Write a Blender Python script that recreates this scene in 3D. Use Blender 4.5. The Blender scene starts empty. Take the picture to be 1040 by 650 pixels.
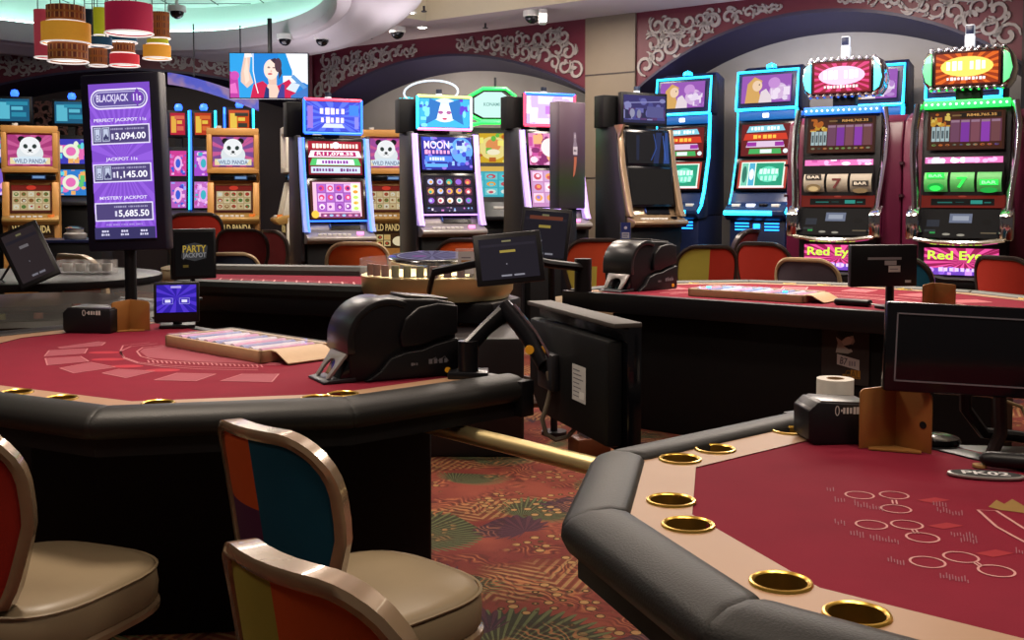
import bpy, bmesh, math, random
from mathutils import Vector, Matrix
from mathutils.geometry import delaunay_2d_cdt
random.seed(7)
PI = math.pi
S = bpy.context.scene
COL = S.collection
R = math.radians

# ------------------------------------------------------------------ camera
F = 1100.0
PITCH = math.atan(60 / F)
cam_data = bpy.data.cameras.new('camera')
cam_data.sensor_width = 36
cam_data.lens = 36 * F / 1040
cam_data.shift_y = -65 / 1040
cam_data.clip_start = .05
cam = bpy.data.objects.new('camera', cam_data)
COL.objects.link(cam)
cam.location = (0, 0, 1.3)
cam.rotation_euler = (PI / 2 - PITCH, 0, 0)
S.camera = cam

# ------------------------------------------------------------------ colour and materials
def lin(h):
    if isinstance(h, (tuple, list)):
        return tuple(h[:3])
    h = h.lstrip('#')
    o = []
    for i in (0, 2, 4):
        v = int(h[i:i + 2], 16) / 255
        o.append(v / 12.92 if v <= .04045 else ((v + .055) / 1.055) ** 2.4)
    return tuple(o)

_M = {}
def mat(name, col, rough=.5, metal=0., noise=.12, scale=30., bump=0., bscale=200., coat=0., es=0., trans=0., ior=1.45, spec=.5):
    if name in _M:
        return _M[name]
    m = bpy.data.materials.new(name)
    m.use_nodes = True
    nt = m.node_tree
    b = nt.nodes['Principled BSDF']
    c = lin(col)
    b.inputs['Roughness'].default_value = rough
    b.inputs['Metallic'].default_value = metal
    b.inputs['IOR'].default_value = ior
    b.inputs['Specular IOR Level'].default_value = spec
    b.inputs['Coat Weight'].default_value = coat
    b.inputs['Transmission Weight'].default_value = trans
    tc = nt.nodes.new('ShaderNodeTexCoord')
    n = nt.nodes.new('ShaderNodeTexNoise')
    n.inputs['Scale'].default_value = scale
    n.inputs['Detail'].default_value = 3
    nt.links.new(tc.outputs['Object'], n.inputs['Vector'])
    mr = nt.nodes.new('ShaderNodeMix')
    mr.data_type = 'RGBA'
    mr.inputs['A'].default_value = tuple(x * (1 - noise) for x in c) + (1,)
    mr.inputs['B'].default_value = tuple(min(1, x * (1 + noise)) for x in c) + (1,)
    nt.links.new(n.outputs['Fac'], mr.inputs['Factor'])
    nt.links.new(mr.outputs['Result'], b.inputs['Base Color'])
    if es:
        nt.links.new(mr.outputs['Result'], b.inputs['Emission Color'])
        b.inputs['Emission Strength'].default_value = es
    if bump:
        n2 = nt.nodes.new('ShaderNodeTexNoise')
        n2.inputs['Scale'].default_value = bscale
        nt.links.new(tc.outputs['Object'], n2.inputs['Vector'])
        bp = nt.nodes.new('ShaderNodeBump')
        bp.inputs['Strength'].default_value = bump
        bp.inputs['Distance'].default_value = .004
        nt.links.new(n2.outputs['Fac'], bp.inputs['Height'])
        nt.links.new(bp.outputs['Normal'], b.inputs['Normal'])
    _M[name] = m
    return m

def attr_mat(name, es):
    """colour from the print itself; es = 0 is ink on a surface, else a lit display"""
    if name in _M:
        return _M[name]
    m = bpy.data.materials.new(name)
    m.use_nodes = True
    nt = m.node_tree
    b = nt.nodes['Principled BSDF']
    a = nt.nodes.new('ShaderNodeAttribute')
    a.attribute_name = 'Col'
    if es:
        b.inputs['Base Color'].default_value = (.01, .01, .01, 1)
        b.inputs['Roughness'].default_value = .5
        b.inputs['Specular IOR Level'].default_value = 0
        nt.links.new(a.outputs['Color'], b.inputs['Emission Color'])
        b.inputs['Emission Strength'].default_value = es
    else:
        nt.links.new(a.outputs['Color'], b.inputs['Base Color'])
        b.inputs['Roughness'].default_value = .75
    _M[name] = m
    return m

def glow(name, col, es):
    return mat(name, col, .4, es=es, noise=.03)

BLACK = mat('black_plastic', '100f13', .42, bump=.05, spec=.38)
GLOSSBLACK = mat('gloss_black', '0c0c10', .16, noise=.05)
MATTEBLACK = mat('matte_black_laminate', '060608', .6, noise=.2, scale=6, spec=.3)
LEATHER = mat('black_leather', '191817', .5, noise=.12, scale=8, spec=.38, bump=.16, bscale=260)
GREYLEATHER = mat('grey_leather', '44433f', .5, bump=.12, bscale=220)
FELT = mat('burgundy_felt', '701528', .92, noise=.14, scale=9, bump=.1, bscale=500, spec=.2)
TAN = mat('tan_strip', '977559', .5, noise=.06, scale=5)
BRASS = mat('brass', 'e4ba58', .28, .92, noise=.08)
PALEBRASS = mat('pale_brass', 'f2dca2', .36, .9, noise=.04)
BRONZE = mat('bronze_plate', '9a6a38', .4, .3, noise=.2, scale=14)
CHROME = mat('chrome', 'd5d5da', .12, 1., noise=.03)
SILVER = mat('silver_paint', '9a9592', .35, .5, noise=.05)
CHAMP = mat('champagne_frame', '8d765d', .24, .35, noise=.08, coat=.4)
VINYL = mat('beige_vinyl', '85755c', .42, noise=.08, scale=10, bump=.05)
WHITE = mat('white_plastic', 'd8d6d2', .4)
MAROON = mat('maroon_cabinet', '571230', .35, noise=.1, scale=4)
GOLDCAB = mat('gold_cabinet', 'c48e4c', .4, .15, noise=.12, scale=8)
CLEAR = mat('clear_acrylic', 'f4f2f0', .05, noise=0.)
CLEAR.node_tree.nodes['Principled BSDF'].inputs['Alpha'].default_value = .14
DARKGREY = mat('dark_grey_metal', '2c2b30', .4, .3)
BROWNPIPE = mat('brown_tube', '3f2a20', .45)
BLUECAB = mat('blue_black_cabinet', '101a3a', .35, noise=.1)
PAPER = mat('paper', 'd9d4cb', .85)

# ------------------------------------------------------------------ mesh building
class MB:
    def __init__(self):
        self.bm = bmesh.new()
    def _add(self, verts, faces, bev=0., seg=2, mi=0, bev_angle=.5):
        bm = self.bm
        vs = [bm.verts.new(v) for v in verts]
        fs = []
        for f in faces:
            try:
                q = bm.faces.new([vs[i] for i in f])
                q.material_index = mi
                fs.append(q)
            except ValueError:
                pass
        if bev > 0:
            bm.normal_update()
            es = set()
            for f in fs:
                for e in f.edges:
                    if len(e.link_faces) == 2 and e.calc_face_angle(0) > bev_angle:
                        es.add(e)
            if es:
                bmesh.ops.bevel(bm, geom=list(es), offset=bev, segments=seg, affect='EDGES', profile=.5, clamp_overlap=True)
        return self
    def box(self, x0, x1, y0, y1, z0, z1, bev=0., seg=2, mi=0, M=None):
        v = [(x, y, z) for z in (z0, z1) for y in (y0, y1) for x in (x0, x1)]
        if M is not None:
            v = [M @ Vector(q) for q in v]
        return self._add(v, [(0, 2, 3, 1), (4, 5, 7, 6), (0, 1, 5, 4), (2, 6, 7, 3), (0, 4, 6, 2), (1, 3, 7, 5)], bev, seg, mi)
    def prism(self, pts, a0, a1, axis='z', bev=0., seg=2, mi=0, M=None):
        """polygon pts extruded along an axis: z -> (x,y), x -> (y,z), y -> (x,z)"""
        def at(p, a):
            return {'z': (p[0], p[1], a), 'x': (a, p[0], p[1]), 'y': (p[0], a, p[1])}[axis]
        n = len(pts)
        v = [at(p, a0) for p in pts] + [at(p, a1) for p in pts]
        if M is not None:
            v = [M @ Vector(q) for q in v]
        f = [tuple(range(n - 1, -1, -1)), tuple(range(n, 2 * n))]
        f += [(i, (i + 1) % n, n + (i + 1) % n, n + i) for i in range(n)]
        return self._add(v, f, bev, seg, mi)
    def lathe(self, prof, c=(0, 0, 0), n=24, mi=0, a0=0., a1=2 * PI, M=None):
        full = abs(a1 - a0 - 2 * PI) < 1e-6
        k = n if full else n + 1
        v = []
        for r, z in prof:
            for i in range(k):
                a = a0 + (a1 - a0) * i / n
                q = (c[0] + r * math.cos(a), c[1] + r * math.sin(a), c[2] + z)
                v.append(M @ Vector(q) if M is not None else q)
        f = []
        for j in range(len(prof) - 1):
            for i in range(n):
                i2 = (i + 1) % k
                f.append((j * k + i, j * k + i2, (j + 1) * k + i2, (j + 1) * k + i))
        return self._add(v, f, mi=mi)
    def cyl(self, c, r, h, n=20, r2=None, mi=0, M=None):
        r2 = r if r2 is None else r2
        e = min(r, r2) * .0001
        return self.lathe([(e, 0), (r, 0), (r2, h), (e, h)], c, n, mi, M=M)
    def tube(self, path, r, n=8, mi=0, closed=False, flat=1.):
        P = [Vector(p) for p in path]
        k = len(P)
        v, f = [], []
        nrm = None
        for i, p in enumerate(P):
            if closed:
                t = (P[(i + 1) % k] - P[i - 1]).normalized()
            else:
                t = (P[min(i + 1, k - 1)] - P[max(i - 1, 0)]).normalized()
            if nrm is None:
                nrm = Vector((0, 0, 1)) if abs(t.z) < .9 else Vector((1, 0, 0))
            nrm = (nrm - t * nrm.dot(t)).normalized()
            b = t.cross(nrm)
            rr = r[i] if isinstance(r, (list, tuple)) else r
            for j in range(n):
                a = 2 * PI * j / n
                v.append(p + nrm * (math.cos(a) * rr) + b * (math.sin(a) * rr * flat))
        for i in range(k if closed else k - 1):
            for j in range(n):
                i2 = (i + 1) % k
                f.append((i * n + j, i * n + (j + 1) % n, i2 * n + (j + 1) % n, i2 * n + j))
        if not closed:
            f.append(tuple(range(n - 1, -1, -1)))
            f.append(tuple((k - 1) * n + j for j in range(n)))
        return self._add(v, f, mi=mi)
    def cdt(self, loops, z, mi=0, M=None):
        """flat polygon with holes at height z"""
        vs, es = [], []
        for lp in loops:
            b = len(vs)
            vs += [Vector(p[:2]) for p in lp]
            es += [(b + i, b + (i + 1) % len(lp)) for i in range(len(lp))]
        ov, _, of, *_ = delaunay_2d_cdt(vs, es, [], 1, 1e-6)
        def inside(p):
            c = False
            for lp in loops:
                for i in range(len(lp)):
                    (x0, y0), (x1, y1) = lp[i - 1][:2], lp[i][:2]
                    if (y0 > p[1]) != (y1 > p[1]) and p[0] < (x1 - x0) * (p[1] - y0) / (y1 - y0) + x0:
                        c = not c
            return c
        of = [q for q in of if inside(sum((ov[i] for i in q), Vector((0, 0))) / len(q))]
        v = [Vector((p.x, p.y, z)) for p in ov]
        if M is not None:
            v = [M @ q for q in v]
        return self._add(v, [tuple(q) for q in of], mi=mi)
    def build(self, name, mats, parent=None, loc=None, rot=None, angle=35):
        bmesh.ops.recalc_face_normals(self.bm, faces=self.bm.faces[:])
        me = bpy.data.meshes.new(name)
        self.bm.to_mesh(me)
        self.bm.free()
        for p in me.polygons:
            p.use_smooth = True
        me.set_sharp_from_angle(angle=R(angle))
        for m in (mats if isinstance(mats, (list, tuple)) else [mats]):
            me.materials.append(m)
        return place(name, me, parent, loc, rot)

def place(name, me, parent=None, loc=None, rot=None):
    o = bpy.data.objects.new(name, me)
    COL.objects.link(o)
    if parent is not None:
        o.parent = parent
    if loc is not None:
        o.location = loc
    if rot is not None:
        o.rotation_euler = rot
    return o

def tag(o, label, cat, group=None, kind=None):
    o['label'] = label
    o['category'] = cat
    if group:
        o['group'] = group
    if kind:
        o['kind'] = kind
    return o

def thing(name, label, cat, loc=(0, 0, 0), rz=0., group=None):
    o = place(name, None, None, loc, (0, 0, rz))
    return tag(o, label, cat, group)

def struct(o):
    o['kind'] = 'structure'
    return o

def copy_tree(o, parent=None):
    c = o.copy()
    COL.objects.link(c)
    if parent is not None:
        c.parent = parent
    for ch in list(o.children):
        copy_tree(ch, c)
    return c

# ------------------------------------------------------------------ flat pictures: screens and prints
_T = {}
def text_tris(s):
    if s in _T:
        return _T[s]
    cu = bpy.data.curves.new('t', 'FONT')
    cu.body = s
    cu.align_x = 'CENTER'
    cu.align_y = 'CENTER'
    cu.resolution_u = 3
    cu.offset = .022
    ob = bpy.data.objects.new('t', cu)
    me = ob.to_mesh()
    me.calc_loop_triangles()
    v = [(p.co.x, p.co.y) for p in me.vertices]
    t = [tuple(q.vertices) for q in me.loop_triangles]
    ob.to_mesh_clear()
    bpy.data.objects.remove(ob)
    bpy.data.curves.remove(cu)
    if v:
        x0, x1 = min(p[0] for p in v), max(p[0] for p in v)
        y0, y1 = min(p[1] for p in v), max(p[1] for p in v)
        v = [((p[0] - x0) / (x1 - x0 + 1e-9) - .5, (p[1] - y0) / (y1 - y0 + 1e-9) - .5) for p in v]
    _T[s] = (v, t)
    return _T[s]

class Pic:
    """a picture of size w x h metres drawn in 0..1 coordinates (v up); it faces local -y"""
    def __init__(self, w, h, bg='000000'):
        self.w, self.h = w, h
        self.v, self.f, self.c = [], [], []
        self.k = 0
        if bg is not None:
            self.rect(0, 0, 1, 1, bg)
    def _put(self, pts, faces, col):
        b = len(self.v)
        y = -.0001 * self.k
        self.k += 1
        self.v += [((p[0] - .5) * self.w, y, (p[1] - .5) * self.h) for p in pts]
        c = lin(col)
        for f in faces:
            self.f.append(tuple(b + i for i in f))
            self.c.append(c)
        return self
    def poly(self, pts, col):
        return self._put(pts, [tuple(range(len(pts)))], col)
    def rect(self, x0, y0, x1, y1, col):
        return self.poly([(x0, y0), (x1, y0), (x1, y1), (x0, y1)], col)
    def ell(self, cx, cy, rx, ry, col, n=20, rot=0.):
        a = self.w / self.h
        p = []
        for i in range(n):
            t = 2 * PI * i / n
            x, y = rx * math.cos(t), ry * math.sin(t)
            if rot:
                X, Y = x, y / a
                x, y = X * math.cos(rot) - Y * math.sin(rot), (X * math.sin(rot) + Y * math.cos(rot)) * a
            p.append((cx + x, cy + y))
        return self.poly(p, col)
    def frame(self, x0, y0, x1, y1, t, col):
        ty = t * self.w / self.h
        o = [(x0, y0), (x1, y0), (x1, y1), (x0, y1)]
        i = [(x0 + t, y0 + ty), (x1 - t, y0 + ty), (x1 - t, y1 - ty), (x0 + t, y1 - ty)]
        return self._put(o + i, [(0, 1, 5, 4), (1, 2, 6, 5), (2, 3, 7, 6), (3, 0, 4, 7)], col)
    def ring(self, cx, cy, rx, ry, t, col, n=28):
        a = self.w / self.h
        p = [(cx + rx * math.cos(2 * PI * i / n), cy + ry * math.sin(2 * PI * i / n)) for i in range(n)]
        p += [(cx + (rx - t) * math.cos(2 * PI * i / n), cy + (ry - t * a) * math.sin(2 * PI * i / n)) for i in range(n)]
        return self._put(p, [(i, (i + 1) % n, n + (i + 1) % n, n + i) for i in range(n)], col)
    def text(self, s, cx, cy, tw, th, col, slant=0., rot=0.):
        v, t = text_tris(s)
        p = []
        a = self.w / self.h
        for x, y in v:
            X, Y = (x * tw + slant * y * tw), y * th
            if rot:
                X, Y = X * math.cos(rot) - Y / a * math.sin(rot), X * a * math.sin(rot) + Y * math.cos(rot)
            p.append((cx + X, cy + Y))
        return self._put(p, t, col)
    def marks(self, s, cx, cy, tw, th, col, *_):
        """lettering too small to read in the photo: uneven upright strokes"""
        n = max(2, len(s))
        v, f = [], []
        for i, ch in enumerate(s):
            if ch == ' ':
                continue
            k = (ord(ch) * 7 + i * 5) % 10 / 10
            x0, x1 = cx + tw * (i / n - .5), cx + tw * ((i + .55 + .3 * k) / n - .5)
            h = th * (.36 + .14 * k)
            b = len(v)
            v += [(x0, cy - h), (x1, cy - h), (x1, cy + h), (x0, cy + h)]
            f.append((b, b + 1, b + 2, b + 3))
        return self._put(v, f, col)
    def line(self, pts, t, col):
        a = self.w / self.h
        n = len(pts)
        L, Q = [], []
        for i, p in enumerate(pts):
            q0, q1 = pts[max(0, i - 1)], pts[min(n - 1, i + 1)]
            dx, dy = q1[0] - q0[0], (q1[1] - q0[1]) / a
            d = math.hypot(dx, dy) or 1
            nx, ny = -dy / d * t / 2, dx / d * t / 2 * a
            L.append((p[0] + nx, p[1] + ny))
            Q.append((p[0] - nx, p[1] - ny))
        return self._put(L + Q, [(i, i + 1, n + i + 1, n + i) for i in range(n - 1)], col)
    def rays(self, cx, cy, r, n, col, x0=0, y0=0, x1=1, y1=1):
        for i in range(n):
            a, b = 2 * PI * i / n, 2 * PI * (i + .45) / n
            cl = lambda p: (min(max(p[0], x0), x1), min(max(p[1], y0), y1))
            self.poly([(cx, cy), cl((cx + r * math.cos(a), cy + r * math.sin(a))), cl((cx + r * math.cos(b), cy + r * math.sin(b)))], col)
        return self
    def busy(self, x0, y0, x1, y1, n, pal, s=.1, rnd=random):
        for _ in range(n):
            x, y = rnd.uniform(x0, x1), rnd.uniform(y0, y1)
            a, b = s * rnd.uniform(.4, 1), s * rnd.uniform(.4, 1) * self.w / self.h
            a, b = min(a, x1 - x, x - x0), min(b, y1 - y, y - y0)
            if rnd.random() < .6:
                self.ell(x, y, a, b, rnd.choice(pal), 9)
            else:
                self.rect(x - a, y - b, x + a, y + b, rnd.choice(pal))
        return self
    def grid(self, x0, y0, x1, y1, nx, ny, pal, bg=None, rnd=random):
        for i in range(nx):
            for j in range(ny):
                ax, ay = x0 + (x1 - x0) * (i + .06) / nx, y0 + (y1 - y0) * (j + .06) / ny
                bx, by = x0 + (x1 - x0) * (i + .94) / nx, y0 + (y1 - y0) * (j + .94) / ny
                if bg:
                    self.rect(ax, ay, bx, by, bg[(i + j) % len(bg)])
                cx, cy, dx, dy = (ax + bx) / 2, (ay + by) / 2, (bx - ax) / 2, (by - ay) / 2
                c1, c2 = rnd.choice(pal), rnd.choice(pal)
                self.ell(cx, cy, dx * .75, dy * .7, c1, 10)
                self.ell(cx + dx * rnd.uniform(-.2, .2), cy + dy * rnd.uniform(-.2, .2), dx * .4, dy * .38, c2, 8)
        return self
    def build(self, name, es, parent=None, loc=(0, 0, 0), rot=(0, 0, 0), thick=0.):
        me = bpy.data.meshes.new(name)
        me.from_pydata(self.v, [], self.f)
        at = me.attributes.new('Col', 'FLOAT_COLOR', 'CORNER')
        i = 0
        for p, c in zip(me.polygons, self.c):
            for _ in range(p.loop_total):
                at.data[i].color = (c[0], c[1], c[2], 1)
                i += 1
        me.materials.append(attr_mat('screen_%g' % es if es else 'print_ink', es))
        return place(name, me, parent, loc, rot)

def tilt(y0, z0, y1, z1):
    """location and rotation that lay a picture on the line (y0,z0)-(y1,z1)"""
    return (0, (y0 + y1) / 2 - .004, (z0 + z1) / 2), (math.atan2(y0 - y1, z1 - z0), 0, 0), math.hypot(y1 - y0, z1 - z0)
# ------------------------------------------------------------------ the room
CEIL = 3.25
def carpet():
    m = bpy.data.materials.new('tropical_carpet')
    m.use_nodes = True
    nt = m.node_tree
    N, L = nt.nodes, nt.links
    b = N['Principled BSDF']
    b.inputs['Roughness'].default_value = .95
    b.inputs['Specular IOR Level'].default_value = .15
    def val(op, a, c=None):
        n = N.new('ShaderNodeMath')
        n.operation = op
        for i, x in enumerate((a, c)):
            if x is None:
                continue
            if isinstance(x, (int, float)):
                n.inputs[i].default_value = x
            else:
                L.new(x, n.inputs[i])
        return n.outputs[0]
    def ramp(x, lo, hi):
        n = N.new('ShaderNodeMapRange')
        n.inputs['From Min'].default_value = lo
        n.inputs['From Max'].default_value = hi
        L.new(x, n.inputs['Value'])
        return n.outputs['Result']
    def mix(f, A, B):
        n = N.new('ShaderNodeMix')
        n.data_type = 'RGBA'
        L.new(f, n.inputs['Factor'])
        for k, x in (('A', A), ('B', B)):
            if isinstance(x, str):
                n.inputs[k].default_value = lin(x) + (1,)
            else:
                L.new(x, n.inputs[k])
        return n.outputs['Result']
    tc = N.new('ShaderNodeTexCoord')
    mp = N.new('ShaderNodeMapping')
    mp.inputs['Rotation'].default_value = (0, 0, R(-20))
    L.new(tc.outputs['Object'], mp.inputs['Vector'])
    sx = N.new('ShaderNodeSeparateXYZ')
    L.new(mp.outputs[0], sx.inputs[0])
    ns = N.new('ShaderNodeTexNoise')
    ns.inputs['Scale'].default_value = 3.2
    ns.inputs['Detail'].default_value = 2
    L.new(mp.outputs[0], ns.inputs['Vector'])
    base = mix(ramp(ns.outputs['Fac'], .4, .62), '5a2420', '70362a')
    # feathery bands of slanted tan and rust stripes
    band = val('SINE', val('ADD', val('MULTIPLY', sx.outputs['Y'], 7.5), val('MULTIPLY', ns.outputs['Fac'], 3)))
    zig = val('ABSOLUTE', val('SUBTRACT', val('FRACT', val('MULTIPLY', sx.outputs['X'], 2.2)), .5))
    stripe = val('SINE', val('ADD', val('MULTIPLY', sx.outputs['Y'], 120), val('MULTIPLY', zig, 62)))
    smask = val('MULTIPLY', ramp(stripe, .1, .5), ramp(band, .45, .75))
    c = mix(smask, base, '80603f')
    n3 = val('MULTIPLY', ramp(val('MULTIPLY', stripe, -1), .4, .7), ramp(band, .25, .5))
    c = mix(n3, c, '582c1e')
    # palm fans and beaded fronds
    def fans(scale, seed, lo, c, dark, lightc, arms):
        vo = N.new('ShaderNodeTexVoronoi')
        vo.inputs['Scale'].default_value = scale
        vo.inputs['Randomness'].default_value = .65
        off = N.new('ShaderNodeVectorMath')
        off.operation = 'ADD'
        off.inputs[1].default_value = (seed, seed * 1.7, 0)
        L.new(mp.outputs[0], off.inputs[0])
        L.new(off.outputs[0], vo.inputs['Vector'])
        d = N.new('ShaderNodeVectorMath')
        d.operation = 'SUBTRACT'
        L.new(off.outputs[0], d.inputs[0])
        L.new(vo.outputs['Position'], d.inputs[1])
        s2 = N.new('ShaderNodeSeparateXYZ')
        L.new(d.outputs[0], s2.inputs[0])
        ang = val('ARCTAN2', s2.outputs['Y'], s2.outputs['X'])
        rad = vo.outputs['Distance']
        edge = val('ADD', .4, val('MULTIPLY', val('SINE', val('ADD', ang, seed + .6)), .26))
        edge = val('ADD', edge, val('MULTIPLY', val('SINE', val('MULTIPLY', ang, arms)), .05))
        inside = ramp(val('SUBTRACT', edge, rad), 0, .02)
        sc = N.new('ShaderNodeSeparateColor')
        L.new(vo.outputs['Color'], sc.inputs[0])
        inside = val('MULTIPLY', val('MULTIPLY', inside, ramp(sc.outputs[0], lo, lo + .02)), .93)
        ln = ramp(val('SINE', val('MULTIPLY', ang, arms)), .2, .6)
        leaf = mix(ln, dark, lightc)
        return mix(inside, c, leaf), inside, rad
    c, i1, r1 = fans(1.75, .4, .25, c, '262c1f', '4c5436', 58)
    c, i2, r2 = fans(2.6, 5.3, .62, c, '2e1c28', '40242e', 24)
    # feathery pen strokes over everything
    nw = N.new('ShaderNodeTexNoise')
    nw.inputs['Scale'].default_value = 6
    L.new(mp.outputs[0], nw.inputs['Vector'])
    st = val('SINE', val('ADD', val('MULTIPLY', sx.outputs['X'], 150), val('ADD', val('MULTIPLY', sx.outputs['Y'], 60), val('MULTIPLY', nw.outputs['Fac'], 60))))
    nv = N.new('ShaderNodeTexNoise')
    nv.inputs['Scale'].default_value = 4.3
    L.new(mp.outputs[0], nv.inputs['Vector'])
    c = mix(val('MULTIPLY', val('MULTIPLY', ramp(st, .3, .8), ramp(nv.outputs['Fac'], .42, .56)), .55), c, '2e1a14')
    c = mix(val('MULTIPLY', val('MULTIPLY', ramp(val('MULTIPLY', st, -1), .5, .9), ramp(nv.outputs['Fac'], .5, .6)), .6), c, '96603c')
    # bead dots
    vd = N.new('ShaderNodeTexVoronoi')
    vd.inputs['Scale'].default_value = 19
    vd.inputs['Randomness'].default_value = .5
    L.new(mp.outputs[0], vd.inputs['Vector'])
    nm = N.new('ShaderNodeTexNoise')
    nm.inputs['Scale'].default_value = 1.7
    L.new(mp.outputs[0], nm.inputs['Vector'])
    reg = ramp(nm.outputs['Fac'], .54, .57)
    dot = val('MULTIPLY', val('LESS_THAN', vd.outputs['Distance'], .29), reg)
    rim = val('MULTIPLY', val('LESS_THAN', vd.outputs['Distance'], .37), reg)
    c = mix(rim, c, '3a2a16')
    c = mix(dot, c, '8c6a44')
    L.new(c, b.inputs['Base Color'])
    n4 = N.new('ShaderNodeTexNoise')
    n4.inputs['Scale'].default_value = 320
    L.new(tc.outputs['Object'], n4.inputs['Vector'])
    bp = N.new('ShaderNodeBump')
    bp.inputs['Strength'].default_value = .5
    bp.inputs['Distance'].default_value = .004
    L.new(n4.outputs['Fac'], bp.inputs['Height'])
    L.new(bp.outputs['Normal'], b.inputs['Normal'])
    return m
mb = MB()
mb.box(-9, 7, -1.5, 17, -.1, 0)
struct(mb.build('floor', carpet()))

CEILM = mat('ceiling_paint', 'ab9b9c', .7, noise=.05, scale=2)
RIMM = mat('plaster_moulding', 'b4acae', .55, noise=.04)
COVEM = mat('cove_white', 'd9e6e0', .8, noise=.02)
TILEM = mat('ceiling_tile', 'c8d4cf', .85, noise=.05, scale=3)
CREAM = mat('cream_plaster', 'c6bca4', .7, noise=.03)
WALLM = mat('beige_wall_panel', '6f6355', .55, noise=.08, scale=5)
RECM = mat('recess_plaster', '8a8480', .65, noise=.14, scale=3, bump=.1, bscale=40)
BURG = mat('burgundy_paint', '540f24', .5, noise=.08, scale=3)
NAVY = mat('navy_soffit', '1e1834', .5, noise=.1)
SCROLLM = mat('grey_scroll', '8e8684', .55, noise=.06)
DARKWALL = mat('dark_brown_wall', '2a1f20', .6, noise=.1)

# ceiling with the oval recess and the long cream recess cut out of it
E1 = Vector((.795, -.607))            # along the machine wall, to the right
NW = Vector((-.607, -.795))           # out of the machine wall, into the room
W0 = Vector((4.35, 9.3))
OC, ORX, ORY = (-4.4, 9.5), 2.75, 4.5
def ell(rx, ry, n=64, c=OC):
    return [(c[0] + rx * math.cos(2 * PI * i / n), c[1] + ry * math.sin(2 * PI * i / n)) for i in range(n)]
cr0 = Vector((-.95, 12.15))
cream = [cr0, cr0 + E1 * 7, cr0 + E1 * 7 + NW * 3.2, cr0 + NW * 3.2 + E1 * .9, cr0 + NW * 1.2 + E1 * .35, cr0 + NW * .35 + E1 * -.05]
outer = [(-9, -1.5), (7, -1.5), (7, 17), (-9, 17)]
mb = MB()
mb.cdt([outer, ell(ORX, ORY), cream], CEIL)
struct(mb.build('ceiling', CEILM))
# oval moulding: a stepped lip hanging around the recess
mb = MB()
prof = [(.0, .16), (.0, .0), (.04, -.07), (.12, -.08), (.18, -.04), (.25, -.1), (.34, -.09), (.46, -.17), (.62, -.17), (.76, -.1), (.88, 0.)]
n = 96
v, f = [], []
for dr, dz in prof:
    for x, y in ell(ORX + dr, ORY + dr, n):
        v.append((x, y, CEIL + dz))
for j in range(len(prof) - 1):
    for i in range(n):
        f.append((j * n + i, j * n + (i + 1) % n, (j + 1) * n + (i + 1) % n, (j + 1) * n + i))
mb._add(v, f)
struct(mb.build('trim_oval', RIMM, angle=50))
mb = MB()
a, b_ = ell(ORX + .35, ORY + .35, n), ell(ORX, ORY, n)
v = [(x, y, CEIL + .16) for x, y in b_] + [(x, y, CEIL + .16) for x, y in a] + [(x, y, CEIL + .52) for x, y in a]
f = []
for j in range(2):
    for i in range(n):
        f.append((j * n + i, j * n + (i + 1) % n, (j + 1) * n + (i + 1) % n, (j + 1) * n + i))
mb._add(v, f)
struct(mb.build('ceiling_cove', COVEM))
mb = MB()
mb.cdt([ell(ORX + .35, ORY + .35, n)], CEIL + .52)
struct(mb.build('ceiling_tiles', TILEM))
mb = MB()
for k in range(-9, 10):                # thin tile joints
    x = OC[0] + k * .62
    mb.box(x - .007, x + .007, OC[1] - 4.6, OC[1] + 4.6, CEIL + .513, CEIL + .519) if abs(k) < 5 else None
    y = OC[1] + k * .5
    hw = (ORX + .3) * math.sqrt(max(0, 1 - ((y - OC[1]) / (ORY + .3)) ** 2))
    mb.box(OC[0] - hw, OC[0] + hw, y - .007, y + .007, CEIL + .513, CEIL + .519)
struct(mb.build('trim_tile_joint', mat('joint_grey', '3f4845', .7)))
# neon tube lying in the cove, behind the lip
mb = MB()
mb.tube([(x, y, CEIL + .19) for x, y in ell(ORX + .24, ORY + .24, n)], .022, 6, closed=True)
tag(mb.build('cove_light', glow('cove_tube', 'd2fff4', 7.5)), 'pale green white light tube hidden in the oval ceiling recess', 'light')
# cream recess
mb = MB()
k = len(cream)
v = [(p[0], p[1], CEIL) for p in cream] + [(p[0], p[1], CEIL + .5) for p in cream]
mb._add(v, [(i, (i + 1) % k, k + (i + 1) % k, k + i) for i in range(k)] + [tuple(range(k, 2 * k))])
struct(mb.build('ceiling_recess', CREAM))
mb = MB()
q = [cr0 + NW * 2.6 + E1 * 1.1, cr0 + NW * 2.6 + E1 * 6.8]
mb.tube([(p.x, p.y, CEIL + .1) for p in q], .02, 6)
tag(mb.build('cove_light', glow('cove_tube_warm', 'fff0d0', 14)), 'warm light tube hidden in the straight ceiling recess above the machines', 'light')

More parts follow.
